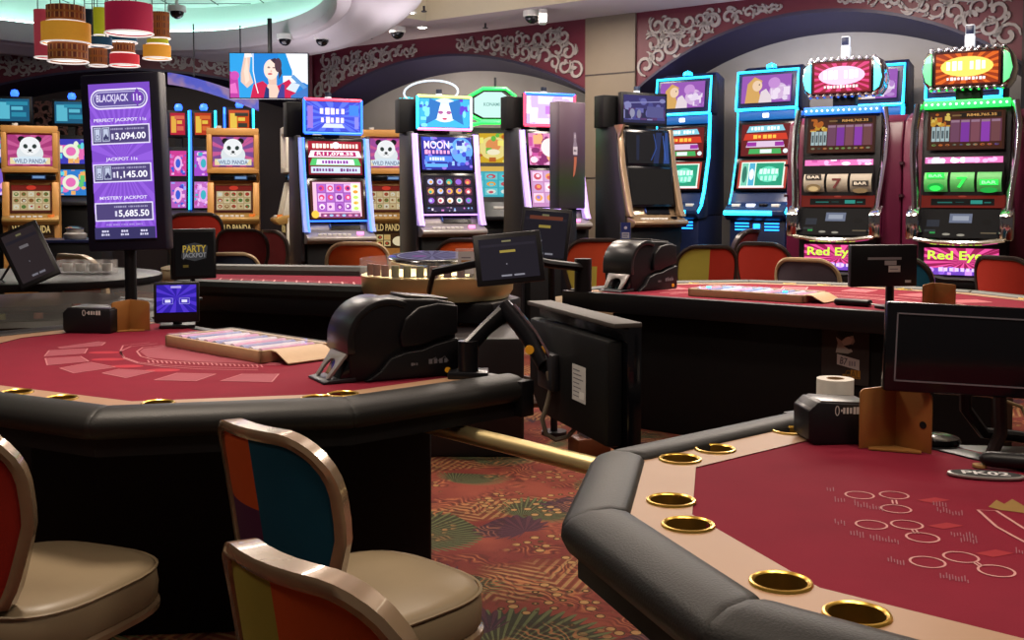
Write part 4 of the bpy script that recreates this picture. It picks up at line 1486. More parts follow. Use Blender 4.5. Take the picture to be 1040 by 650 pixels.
# angled display with the jackpot logo, on a stem on the roulette table
pic = Pic(.175, .2, '050507')
pic.poly([(.16, .42), (.2, .7), (.5, .76), (.84, .68), (.8, .4), (.5, .34)], '3a3a3c')
pic.text('PARTY', .5, .62, .6, .16, 'b89a3c'); pic.text('JACKPOT', .5, .46, .6, .14, '8c8a8c')
pic.rect(.2, .2, .34, .26, '5a4a20')
Yj = 5.9
tj, M = monitor('logo_display', 'dark display with a yellow and white logo, right of the purple sign', (xw(197, Yj), Yj, zw(258, Yj)), R(38), .25, .275, .035, None)
o = pic.build('screen', .7, tj, (0, -.002, 0)); o.scale = (1.25, 1, 1.2)
mb = MB(); mb.tube([(0, .03, -.13), (0, .03, .735 - zw(258, Yj))], .014, 8); mb.cyl((0, .03, .735 - zw(258, Yj)), .05, .012, 16); mb.build('stand', BLACK, tj)

# tablets
def ui(w, h, c1='23202a', bars=True):
    p = Pic(w, h, c1)
    p.rect(.03, .8, .97, .86, '2e2a35')
    p.rect(.4, .9, .56, .94, '8a8460')
    p.rect(.35, .64, .62, .7, 'b09a48' if bars else '8a8488')
    for x in (.34, .56):
        p.rect(x, .06, x + .18, .1, '9a98a4')
    p.ell(.45, .36, .012, .016, '9a98a4', 8)
    return p
Yt = 4.95
tt, M = monitor('dealer_tablet', 'black tablet screen tilted sideways at the far left edge', (xw(28, Yt), Yt, zw(258, Yt)), R(22), .185, .29, .02, None, R(-24), None, .015, R(-24))
o = ui(.15, .25, '3c3236', False).build('screen', .5, tt); o.matrix_local = M @ Matrix.Translation((0, -.002, 0))
mb = MB(); mb.tube([(0, .03, -.02), (.0, .14, -.08), (.0, .2, .905 - zw(258, Yt))], .014, 8); mb.cyl((0, .2, .905 - zw(258, Yt)), .06, .012, 16); mb.build('stand', BLACK, tt)
mb = MB(); mb.tube([(-.06, .06, -.02), (-.12, .08, -.12), (-.08, .1, -.16), (.0, .1, -.14), (.02, .1, -.1)], .006, 6); mb.build('cable', DARKGREY, tt)
Yt = 5.2
tt, M = monitor('dealer_tablet', 'tablet with a yellow button on an arm in front of the brass wheel', (xw(517, Yt), Yt, zw(262, Yt)), R(6), .33, .25, .02, None, R(-14), None, .015, R(-5))
o = ui(.28, .2).build('screen', .75, tt); o.matrix_local = M @ Matrix.Translation((0, -.002, 0))
e = lambda px, py, Y: Vector((xw(px, Y), Y, zw(py, Y))) - Vector((xw(517, 5.2), 5.2, zw(262, 5.2)))
mb = MB(); mb.tube([(-.06, .03, .0), e(483, 268, 5.3), e(446, 276, 5.45), e(445, 286, 5.55), e(446, 296, 5.72)], .02, 8, flat=.6); mb.build('arm', BLACK, tt)
mb = MB(); mb.tube([(.06, .03, .0), e(560, 268, 5.35), e(598, 272, 5.5)], .022, 8); mb.cyl(e(600, 297, 5.52), .045, .17, 16); mb.build('arm_joint', BLACK, tt)
Yt = 5.75
tt, M = monitor('dealer_tablet', 'taller tablet behind the one with the yellow button', (xw(553, Yt), Yt, zw(238, Yt)), R(-12), .27, .29, .02, None, R(-16), None, .015, R(4))
pu = ui(.235, .25)
pu.rect(.12, .82, .88, .9, '7a4030')
o = pu.build('screen', .6, tt); o.matrix_local = M @ Matrix.Translation((0, -.002, 0))
mb = MB(); mb.tube([(0, .03, -.02), (.02, .1, -.14), (.03, .14, -zw(238, Yt))], .02, 8); mb.cyl((.03, .14, -zw(238, Yt)), .07, .02, 20); mb.build('stand', BLACK, tt)
# things around the brass wheel
pdx = Vector((xw(438, 5.95), 6.0))
t = thing('round_display_plate', 'round black tilted plate with lilac reflections above the brass wheel', 'display', (pdx.x, pdx.y, .87))
Mx = Matrix.Translation((0, 0, .085)) @ Matrix.Rotation(R(4), 4, 'X')
mb = MB(); mb.lathe([(.0005, -.02), (.18, -.02), (.24, .0), (.245, .014), (.235, .02), (.0005, .02)], n=40, M=Mx); mb.build('plate', GLOSSBLACK, t)
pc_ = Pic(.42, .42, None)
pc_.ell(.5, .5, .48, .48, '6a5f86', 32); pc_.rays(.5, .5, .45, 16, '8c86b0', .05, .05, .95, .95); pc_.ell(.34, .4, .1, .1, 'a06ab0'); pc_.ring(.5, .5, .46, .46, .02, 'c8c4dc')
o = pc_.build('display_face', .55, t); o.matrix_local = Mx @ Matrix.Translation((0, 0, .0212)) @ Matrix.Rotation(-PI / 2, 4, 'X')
mb = MB(); mb.cyl((0, 0, -.065), .03, .135, 12); mb.cyl((0, 0, -.069), .1, .01, 20); mb.build('stem', BLACK, t)
for px, Y, l in ((473, 5.75, 'clear card holder standing above the brass wheel beside the tablet'),):
    t = thing('card_holder', l, 'holder', (xw(px, Y), Y, .866), R(6))
    mb = MB(); mb.box(-.055, .055, -.02, .02, 0, .16, .003); mb.build('clear_case', CLEAR, t)
    pc_ = Pic(.085, .12, 'a8a2a4'); pc_.rect(.2, .4, .8, .62, '9a6a3c'); pc_.rect(.2, .7, .8, .76, '6a6470'); pc_.build('card', 0, t, (0, -.021, .085))
t = thing('small_paper', 'pale leaflet leaning beside the clear card holder at the brass wheel', 'paper', (xw(492, 5.62), 5.64, .866), R(10))
mb = MB(); mb.box(-.05, .05, 0, .012, 0, .1, .002); mb.build('leaflet', PAPER, t)
pc_ = Pic(.08, .08, None); pc_.rect(.1, .7, .8, .78, '8a8480'); pc_.rect(.1, .5, .6, .56, '8a8480'); pc_.rect(.1, .3, .7, .36, '8a8480'); pc_.build('print', 0, t, (0, -.001, .05))
# clear organiser and tin at far left
t = thing('clear_organiser', 'clear plastic organiser with round pockets beside the tilted tablet', 'organiser', (xw(84, 5.55), 5.6, .905))
mb = MB()
mb.box(-.14, .14, -.05, .05, 0, .012)
for y in (-.05, .045):
    mb.box(-.14, .14, y, y + .005, 0, .07)
for i in range(5):
    mb.box(-.14 + .0685 * i, -.134 + .0685 * i, -.045, .045, .012, .07)
mb.build('tray', CLEAR, t)
for i in range(4):
    mb = MB(); mb.lathe([(.024, .012), (.027, .05), (.022, .05), (.02, .012)], (-.103 + .0685 * i, 0, 0), 14); mb.build('pocket', WHITE, t)
t = thing('low_cabinet', 'low dark blue cabinet behind the clear organiser, left of the purple sign', 'cabinet', (xw(74, 10.75), 10.8, 0), R(10))
mb = MB(); mb.box(-.3, .3, -.25, .3, 0, .85, .008); mb.build('carcass', MATTEBLACK, t)
mb = MB(); mb.box(-.32, .32, -.27, .32, .85, .882, .006); mb.build('top', BLUECAB, t)
t = thing('metal_tin', 'small round metal tin on the dark machine ledge left of the sign', 'tin', (xw(72, 10.6), 10.7, .885), 0)
mb = MB(); mb.lathe([(.0005, 0), (.1, 0), (.11, .02), (.11, .05), (.08, .07), (.08, .1), (.06, .11), (.0005, .11)], n=24); mb.build('tin', SILVER, t)
mb = MB(); mb.lathe([(.085, .1), (.09, .11), (.05, .125), (.0005, .125)], n=24); mb.build('lid', CHROME, t)
# ------------------------------------------------------------------ slot machines
FACE = math.atan2(-.607, .795)         # turned like the machine wall
def strip(parent, name, pts, r, m, flat=1.):
    mb = MB(); mb.tube(pts, r, 8, flat=flat)
    return mb.build(name, m, parent)

def candle(parent, x, y, z, top):
    mb = MB(); mb.cyl((x, y, z), .03, .05, 12); mb.build('tower_light', glow('candle_white', 'c8d0dc', .5), parent)
    mb = MB(); mb.cyl((x, y, z + .05), .028, .04, 12); mb.build('tower_light', mat('candle_top_' + top, top, .3), parent)

def lit_frame(parent, w, h, y, z0, r, mats_, name='light_frame'):
    """four lit tubes round a topper: mats_ for bottom, top, left, right"""
    a = w / 2
    P = [((-a, y, z0), (a, y, z0)), ((-a, y, z0 + h), (a, y, z0 + h)), ((-a, y, z0), (-a, y, z0 + h)), ((a, y, z0), (a, y, z0 + h))]
    for (p, q), m in zip(P, mats_):
        mb = MB(); mb.tube([p, q], r, 8); mb.build(name, m, parent)

G_BLUE = glow('tube_blue', '2a66f0', 2.6)
G_RED = glow('tube_red', 'f03a5a', 2.4)
G_CYAN = glow('tube_cyan', '22b4ee', 4.2)
G_LILAC = glow('tube_lilac', 'b48af4', 1.7)
G_WHITE = glow('tube_white', 'd6daf0', 2.2)
G_GREEN = glow('tube_green', '24e04c', 2.4)
G_YEL = glow('tube_yellow', 'c8e070', 2.)
G_PINK = glow('tube_pink', 'f07ac0', 2.4)

def m_machine(px, Y, deg, zd, label, pics, edge, frame, blank=False, board_side=-1):
    """video machine: base, console, two stacked screens, side wings, topper on a neck"""
    t = thing('slot_machine', label, 'slot machine', ((px - 520) / F * Y, Y, 0), R(deg), 'video slot machines with flat toppers')
    w = .6
    k = zd
    mb = MB()
    mb.box(-w / 2 + .02, w / 2 - .02, .1, .62, 0, k - .1, .006)
    mb.build('base', MATTEBLACK, t)
    prof = [(.2, k - .1), (.2, k + .1), (.26, k + .47), (.32, k + .8), (.36, k + .82), (.6, k + .82), (.62, k - .1)]
    mb = MB(); mb.prism(prof, -w / 2 + .03, w / 2 - .03, 'x', .006); mb.build('cabinet', BLACK, t)
    for sd in (-1, 1):
        x = sd * (w / 2 + .005)
        mb = MB()
        mb.prism([(.14, k - .25), (.14, k + .05), (.24, k + .45), (.29, k + .83), (.64, k + .83), (.64, 0), (.2, 0), (.2, k - .3)], x - .02, x + .02, 'x', .008)
        s = mb.build('side_panel', DARKGREY if sd < 0 else BLACK, t)
        xe = sd * (w / 2 - .015)
        mb = MB()
        mb.prism([(.06, k - .0), (.1, k + .06), (.215, k + .46), (.275, k + .81), (.31, k + .81), (.25, k + .46), (.16, k + .06), (.14, k)], xe - .028, xe + .028, 'x', .004)
        mb.build('edge_trim', CHAMP if blank else (mat('trim_blue_lit', '7a8ee0', .3, es=.45) if edge is G_BLUE else mat('trim_lilac_lit', 'b49ae0', .3, es=.5)), t)
        if not blank:
            mb = MB(); mb.prism([(.056, k + .0), (.096, k + .06), (.211, k + .46), (.271, k + .81), (.28, k + .81), (.22, k + .46), (.11, k + .06), (.07, k)], xe - sd * .024, xe - sd * .004, 'x', .003)
            mb.build('light_strip', edge, t)
    if blank:
        mb = MB(); mb.prism([(.0, k + .84), (.16, k + .84), (.08, k + .72)], -.012, .012, 'y', M=Matrix.Translation((-w / 2 - .028, .30, 0)) @ Matrix.Rotation(R(-90), 4, 'Z')); mb.build('chevron', CHAMP, t)
    lo, up, tp = pics
    for (y0, z0, y1, z1), pc, nm in (((.155, k + .1, .215, k + .45), lo, 'lower_screen'), ((.222, k + .48, .268, k + .79), up, 'upper_screen')):
        loc, rot, L = tilt(y0, z0, y1, z1)
        mb = MB(); mb.box(-w / 2 + .04, w / 2 - .04, .0, .05, -L / 2 - .012, L / 2 + .012, .004)
        fr = mb.build(nm, GLOSSBLACK, t, loc, rot)
        pc[0].w, pc[0].h = w - .13, L - .02
        rebuild(pc[0]).build('display', pc[1], fr, (0, -.004, 0))
    if not blank:
        mb = MB(); mb.box(-w / 2 + .045, w / 2 - .045, .148, .16, k + .086, k + .1); mb.build('light_strip', edge, t)
    # console
    mb = MB(); mb.prism([(.0, k - .07), (.0, k - .045), (.03, k - .03), (.17, k + .015), (.2, k + .09), (.26, k + .09), (.26, k - .1), (.06, k - .1)], -w / 2 + .0, w / 2 - .0, 'x', .006)
    mb.build('console', CHAMP if blank else SILVER, t)
    loc, rot, L = tilt(.165, k + .018, .198, k + .085)
    mb = MB(); mb.box(-.06, .2, -.004, .004, -L / 2, L / 2); mb.build('bill_panel', GLOSSBLACK, t, loc, rot)
    pc_ = Pic(.11, .045, '30468a'); pc_.rect(.1, .2, .9, .8, '8aa0d8'); pc_.build('player_display', .8, t, (loc[0] - .12 + .1, loc[1] - .004, loc[2]), rot)
    for i in range(7):
        mb = MB(); mb.box(-.2 + i * .042, -.168 + i * .042, .035, .07, k - .028, k - .012, .004); mb.build('button', WHITE, t)
    mb = MB(); mb.cyl((.17, .06, k - .025), .03, .025, 16); mb.build('spin_button', G_PINK if not blank else GLOSSBLACK, t)
    # topper
    mb = MB(); mb.box(-.07, .07, .36, .46, k + .8, k + .92, .01); mb.build('neck', BLACK, t)
    z0 = k + .845
    mb = MB(); mb.box(-.26, .26, .3, .36, z0, z0 + .305, .008); mb.build('topper', BLACK, t)
    tp[0].w, tp[0].h = .47, .255
    rebuild(tp[0]).build('topper_screen', tp[1], t, (0, .297, z0 + .152))
    if not blank:
        lit_frame(t, .505, .29, .3, z0 + .008, .012, frame)
    mb = MB(); mb.box(-.38, -.15, .42, .58, z0 - .02, z0 + .28, .008); mb.box(-.3, .0, .46, .54, k + .8, z0, .005); mb.build('rear_topper_housing', MATTEBLACK, t)
    candle(t, -.02, .4, z0 + .28, '20283a')
    return t

def rebuild(p):
    """redraw a picture at its final size"""
    v = []
    s = p.src
    q = Pic(p.w, p.h, None)
    for fn, a, kw in s:
        getattr(q, fn)(*a, **kw)
    return q
class Draw:
    """records drawing calls so that the same artwork can fit any screen"""
    def __init__(self, bg):
        self.src = [('rect', (0, 0, 1, 1, bg), {})]
        self.w = self.h = 1
    def __getattr__(self, n):
        def f(*a, **k):
            self.src.append((n, a, k))
            return self
        return f

def panda(d, bg='b03a7a', x=.5):
    d.rect(0, 0, 1, 1, bg)
    d.rays(.5, .5, .8, 14, 'c85a94')
    d.ell(x - .19, .86, .08, .1, '18161c'); d.ell(x + .19, .86, .08, .1, '18161c')
    d.ell(x, .4, .3, .34, 'dfe6ea'); d.ell(x, .64, .235, .3, 'f2f4f6')
    d.ell(x - .1, .63, .05, .075, '2c3a38', 14, .4); d.ell(x + .1, .63, .05, .075, '2c3a38', 14, -.4)
    d.ell(x, .5, .04, .04, '24282c'); d.line([(x - .06, .43), (x, .46), (x + .06, .43)], .014, '4a5254')
    d.rect(.05, .05, .95, .26, 'e8d8a8'); d.poly([(.1, .22), (.3, .3), (.7, .3), (.9, .22), (.8, .06), (.2, .06)], 'd8e8f4')
    d.text('WILD PANDA', .5, .15, .72, .14, '6a7a9c')
    return d

# artwork
a1 = Draw('6a1020'); a1.rect(0, .74, 1, 1, '8e1226').marks('DOUBLE', .28, .86, .4, .15, 'f0dcd0').marks('DIAMOND', .74, .86, .42, .15, 'f0dcd0').ell(.52, .88, .07, .1, 'f0e8f0')
a1.poly([(.0, .52), (1, .52), (.95, .72), (.05, .72)], 'e8e0ec').poly([(.1, .55), (.9, .55), (.88, .69), (.12, .69)], 'a01c5c').text('R11,078.35', .5, .62, .68, .11, 'f8f0f0')
a1.poly([(.02, .28), (.98, .28), (.93, .49), (.07, .49)], '48b060').poly([(.14, .3), (.86, .3), (.84, .46), (.16, .46)], 'd8d4e8').marks('R2,518.80', .5, .38, .5, .1, '7a2a8c')
a1.rect(.04, .05, .96, .24, 'b8c4d8').marks('R113.84  R51.92', .5, .145, .84, .1, '6a3070')
a2 = Draw('3c1a14'); a2.rect(.05, .06, .95, .96, 'd8a8c0').rect(.12, .18, .9, .92, '8c4aa0')
a2.grid(.13, .2, .78, .92, 4, 3, ['d8b0c8', '7a2a90', 'e0c8d8', '5a2070', 'c83a6a'], ['9a5ab0', 'c8a0d0']).rect(.76, .2, .93, .92, 'e8dcc8').grid(.77, .2, .92, .92, 1, 5, ['d88a30', 'a8d060', 'e8b050'])
a2.ell(.08, .12, .07, .1, 'd8b040').rect(.18, .03, .92, .15, '7a3a6a').grid(.2, .04, .9, .14, 6, 1, ['d8d0e0', '8ab0d8', 'c87aa0'])
a3 = Draw('3a46c0'); a3.rays(.5, .5, .8, 16, '5468e0').marks('BONUS', .5, .68, .5, .24, 'f0d8e8').marks('PRIZE', .5, .38, .46, .22, 'e8d0e0').poly([(.28, .12), (.72, .12), (.66, .26), (.34, .26)], 'c0c8f0').rect(.8, .55, .98, .9, '3a78d0').rect(.02, .1, .12, .85, '8a6ac0').rect(.9, .1, .98, .5, '7a7ae0')
b1 = Draw('2a2a8c'); b1.ell(.8, .6, .22, .4, '5a9ae0').ell(.8, .72, .12, .2, 'b0c8f0').busy(.0, .0, 1, 1, 40, ['3a4ac0', '6a8ae8', '8a6ad0', '2a3090', '90b8f0'], .06).text('MOON', .3, .76, .5, .24, 'e8d0f0').marks('MAIDENS', .32, .54, .52, .14, 'f0a0c8').rect(.06, .24, .6, .42, '4a78d8').marks('R1,204', .3, .33, .3, .11, 'd0e0f8').rect(.06, .08, .5, .18, '5aa0e8')
b2 = Draw('16121e'); b2.grid(.05, .2, .97, .95, 5, 3, ['c04a5a', 'd8a050', 'a8b0d8', 'd8d0d0', '40a090', '8a5ac0'], ['2a2030', '4a2a3c']).rect(.04, .03, .96, .15, '2a2440').busy(.06, .04, .94, .14, 12, ['b870b0', '7aa0d0', 'd8c8e0'], .03)
b3 = Draw('3aa8d8'); b3.ell(.5, .6, .3, .42, 'c8dcec').ell(.5, .5, .17, .3, 'f0f0f4').poly([(.2, 1), (.42, .86), (.34, .3), (.12, .1)], '2a6ab0').poly([(.8, 1), (.58, .86), (.66, .3), (.88, .1)], '2a6ab0').ell(.42, .52, .05, .06, 'a05a90').ell(.58, .52, .05, .06, 'a05a90').ell(.5, .3, .05, .04, 'b84a6a').busy(.0, .0, .2, 1, 10, ['7ad0e8', '3a5ac0'], .07).busy(.8, .0, 1, 1, 10, ['7ad0e8', '5a3ac0'], .07)
c1_ = Draw('c87aa8'); c1_.busy(0, 0, 1, 1, 60, ['d8a0c0', 'a03a6a', 'e8c8d8', 'b84a90', 'e0a070', '7a2a60'], .1).ell(.45, .55, .2, .3, 'e8d0d0')
c2_ = Draw('b07aa8'); c2_.grid(.02, .1, 1, .98, 4, 3, ['b84a5a', 'd8c0d0', 'd89050', '8a70c0', 'e0e0e8'], ['d8b8d0', 'b890b8'])
c3_ = Draw('d8c8f0'); c3_.busy(0, 0, 1, 1, 24, ['f0e8f8', 'b8a0e0', 'e8b0d8'], .16).marks('WIN', .6, .5, .4, .3, 'b070c0')
d1 = Draw('0a0c14'); d1.poly([(.6, 0), (.72, 0), (.86, 1), (.72, 1)], '1a2c5a').poly([(.84, 0), (.98, 0), (1, 1), (.94, 1)], '284a90').poly([(.2, .1), (.26, .1), (.32, .9), (.24, .9)], '16203c').line([(.55, .1), (.7, .5), (.66, .95)], .02, '2a4c98').line([(.9, .1), (.88, .9)], .02, '3a62b8')
d2 = Draw('0d0d12'); d2.rect(.02, .02, .98, .98, '121218')
d3 = Draw('2a2a50'); d3.rect(0, .5, 1, 1, '3a3470').busy(0, .1, 1, .9, 30, ['4a4a90', '6a6ab0', '8a8ac0', '242448', '5a3a70'], .1).line([(0, .7), (1, .8)], .02, '9090c8').ell(.2, .35, .06, .16, '9a9ab8').ell(.36, .32, .05, .16, '8a8aa8').rect(.55, .2, .95, .6, '5a5a94')
M1 = m_machine(348, 9.2, 23, 1.0, 'pink and blue lit slot machine with R11,078.35 jackpot, left of the panda machine', ((a2, 1.6), (a1, 1.6), (a3, 1.6)), G_BLUE, (G_BLUE, G_RED, G_BLUE, G_BLUE))
M2 = m_machine(463, 9.45, 22, 1.05, 'lilac lit slot machine with a blue moon screen and face on its topper', ((b2, 1.5), (b1, 1.5), (b3, 1.6)), G_LILAC, (G_PINK, G_YEL, G_CYAN, G_WHITE))
M3 = m_machine(572, 9.75, 22, 1.1, 'pink lit slot machine half hidden by the dark bottle display board', ((c2_, 1.5), (c1_, 1.5), (c3_, 1.8)), G_LILAC, (G_RED, G_BLUE, G_RED, G_RED))
M4 = m_machine(673, 9.9, 28, 1.12, 'switched-off champagne-framed slot machine left of the cyan glowing ones', ((d2, .3), (d1, .9), (d3, .9)), G_LILAC, None, True)

# board with the bottle
Yb = 9.1
t = thing('display_board', 'tall dark purple display board with a bottle picture hiding half the pink machine', 'display board', (xw(579, Yb), Yb, 0), R(38))
bm_ = bpy.data.materials.new('board_purple'); bm_.use_nodes = True
nt = bm_.node_tree; tc = nt.nodes.new('ShaderNodeTexCoord'); sp = nt.nodes.new('ShaderNodeSeparateXYZ'); cr = nt.nodes.new('ShaderNodeValToRGB')
nt.links.new(tc.outputs['Generated'], sp.inputs[0]); nt.links.new(sp.outputs['Z'], cr.inputs['Fac'])
cr.color_ramp.elements[0].color = lin('2c2834') + (1,); cr.color_ramp.elements[1].color = lin('4a3648') + (1,)
e_ = cr.color_ramp.elements.new(.25); e_.color = lin('27331f') + (1,); e_ = cr.color_ramp.elements.new(.5); e_.color = lin('382634') + (1,)
nt.links.new(cr.outputs['Color'], nt.nodes['Principled BSDF'].inputs['Base Color']); nt.nodes['Principled BSDF'].inputs['Roughness'].default_value = .35
zb, zt = zw(212, Yb), zw(104, Yb)
mb = MB(); mb.box(-.12, .17, 0, .13, zb, zt, .008); mb.build('board', bm_, t)
mb = MB(); mb.box(.0, .1, .03, .12, 0, zb, .004); mb.box(-.08, .18, .0, .3, 0, .02, .004); mb.build('post', BLACK, t)
pc_ = Pic(.1, .4, None)
pc_.poly([(.35, .98), (.62, .98), (.64, .8), (.8, .66), (.76, .5), (.3, .5), (.28, .66), (.36, .8)], '6a5f74').rect(.3, .52, .76, .68, 'a09aa8').marks('GIN', .53, .6, .3, .05, '40384a', 0, 0)
pc_.poly([(.4, .47), (.72, .47), (.66, .3), (.5, .1), (.3, .04), (.36, .26)], '8a4a34').rect(.42, .86, .58, .94, '8a8490')
pc_.build('bottle_picture', 0, t, (.05, -.002, (zb + zt) / 2 - .0))

def b_machine(x, y, rz, label):
    """tall machine outlined in cyan light"""
    t = thing('slot_machine', label, 'slot machine', (x, y, 0), rz, 'cyan outlined slot machines')
    w = .62
    mb = MB(); mb.box(-w / 2 + .03, w / 2 - .03, .08, .6, 0, 1.12, .01); mb.build('base', BLUECAB, t)
    mb = MB(); mb.prism([(.16, 1.12), (.2, 1.35), (.27, 1.66), (.3, 2.06), (.34, 2.1), (.36, 2.52), (.44, 2.55), (.6, 2.5), (.62, 1.12)], -w / 2 + .02, w / 2 - .02, 'x', .01); mb.build('cabinet', BLUECAB, t)
    for sd in (-1, 1):
        xe = sd * (w / 2 - .012)
        strip(t, 'edge_light', [(xe, .02, 1.15), (xe, .1, 1.22), (xe, .16, 1.36), (xe, .25, 1.7), (xe, .27, 2.1), (xe, .26, 2.13)], .017 if sd > 0 else .008, G_CYAN)
    lo = Draw('a03a30'); lo.rect(.05, .06, .95, .94, 'd8e8d8').rect(.36, .1, .92, .9, '1c8a6a').ell(.62, .5, .22, .28, '58c8a8').marks('GREEN', .64, .6, .4, .2, 'c8f0e0').marks('STAR', .64, .36, .34, .2, 'a8e8d0').rect(.07, .1, .2, .9, '6ab8a0').rect(.22, .1, .34, .9, '48a0c0').ell(.13, .5, .05, .3, '2a6a5a').ell(.28, .5, .05, .2, 'e0e8e8').rect(.04, .02, .96, .09, 'e0dce0')
    up = Draw('5a1014'); up.poly([(.1, .74), (.9, .78), (.84, .96), (.16, .94)], '78b8c8').marks('FIRE STAR', .5, .86, .6, .12, 'e8f4f0').poly([(.04, .5), (.96, .5), (.92, .7), (.08, .7)], 'b8301c').marks('MAJOR', .5, .6, .5, .12, 'f0b040').poly([(.1, .27), (.9, .27), (.86, .46), (.14, .46)], 'c8b0c8').rect(.12, .3, .32, .43, '8a2a90').rect(.7, .3, .88, .43, '8a2a90').poly([(.16, .06), (.84, .06), (.82, .22), (.18, .22)], '3a9a50').rect(.4, .08, .64, .2, 'd0d8d8').ell(.92, .14, .05, .07, 'd8e8e8')
    tp = Draw('8a4ab8'); tp.rect(0, 0, 1, 1, '9a58b8').ell(.75, .4, .18, .3, 'd8b8e0').ell(.66, .7, .12, .2, 'c890d8').poly([(.08, 0), (.12, .7), (.26, .95), (.42, .8), (.36, .4), (.44, 0)], 'd8a860').ell(.32, .62, .1, .2, 'f0d0b0').poly([(.36, 0), (.4, .4), (.5, .5), (.62, .2), (.62, 0)], 'e8d8e0').ell(.36, .66, .012, .03, '302838').busy(.6, .05, .98, .6, 12, ['e8d8f0', 'b888d0', 'f0e0f4'], .08)
    for (y0, z0, y1, z1), d, nm, es in (((.155, 1.37, .225, 1.655), lo, 'lower_screen', 1.4), ((.235, 1.68, .265, 2.0), up, 'upper_screen', 1.4)):
        loc, rot, L = tilt(y0, z0, y1, z1)
        mb = MB(); mb.box(-w / 2 + .03, w / 2 - .03, .0, .06, -L / 2 - .008, L / 2 + .008, .004); fr = mb.build(nm, GLOSSBLACK, t, loc, rot)
        d.w, d.h = w - .13, L - .02
        rebuild(d).build('display', es, fr, (0, -.004, 0))
    mb = MB(); mb.box(-w / 2 + .03, w / 2 - .03, .25, .4, 2.03, 2.11, .006); mb.build('logo_band', glow('band_blue', '0e4a86', .8), t)
    mb = MB(); mb.box(-.03, .03, .24, .26, 2.05, 2.09, .004); mb.build('band_star', G_WHITE, t)
    # topper
    mb = MB(); mb.prism([(.25, 2.14), (.29, 2.5), (.4, 2.52), (.42, 2.12)], -w / 2, w / 2, 'x', .012); mb.build('topper', BLUECAB, t)
    loc, rot, L = tilt(.246, 2.18, .275, 2.46)
    tp.w, tp.h = w - .12, L - .02
    rebuild(tp).build('topper_screen', 1.0, t, (0, loc[1] - .012, loc[2]), rot)
    a = w / 2 - .005
    strip(t, 'edge_light', [(-a, .24, 2.14), (-a, .28, 2.49), (a, .28, 2.49), (a, .24, 2.14)], .013, G_CYAN)
    strip(t, 'edge_light', [(-a, .235, 2.13), (a, .235, 2.13)], .014, G_CYAN)
    mb = MB(); mb.lathe([(.05, 0), (.045, .03), (.0005, .05)], (0, .36, 2.525), 14); mb.build('tower_light', G_CYAN, t)
    # console
    mb = MB(); mb.prism([(-.02, 1.13), (-.02, 1.17), (.05, 1.22), (.14, 1.25), (.17, 1.34), (.24, 1.35), (.24, 1.1), (.05, 1.08)], -w / 2 + .01, w / 2 - .01, 'x', .008); mb.build('console', mat('console_navy', '1c2c50', .25), t)
    for i, x in enumerate((-.2, -.05, .08, .2)):
        mb = MB(); mb.box(x - .04, x + .04, .03, .07, 1.207 + .0, 1.235, .004); mb.build('button', [WHITE, G_WHITE, GLOSSBLACK, WHITE][i], t)
    strip(t, 'front_light', [(-w / 2 + .02, -.02, 1.15), (w / 2 - .12, -.02, 1.15)], .022, G_CYAN)
    mb = MB()
    for sd in (-1, 1):
        for k in range(3):
            mb.box(sd * .1 - .0 + (sd > 0) * .0 - .07 + sd * .05, sd * .1 + .07 + sd * .05, .07, .08, .985 + .03 * k, .998 + .03 * k, M=Matrix.Translation((0, 0, 0)))
    mb.box(-.035, .035, .065, .08, .99, 1.05, .01)
    mb.build('emblem_light', glow('emblem_blue', '1e8af0', 3.2), t)
    return t
b_machine(2.25, 10.1, FACE, 'cyan outlined slot machine standing alone left of the two reel machines')
b_machine(1.56, 10.75, FACE, 'cyan outlined slot machine half hidden behind the switched-off machine')
b_machine(3.1, 9.72, FACE, 'cyan outlined machine hidden behind the left reel machine, only its topper edge showing')
b_machine(3.66, 9.02, FACE, 'cyan outlined machine hidden behind the right reel machine, only its topper corner showing')

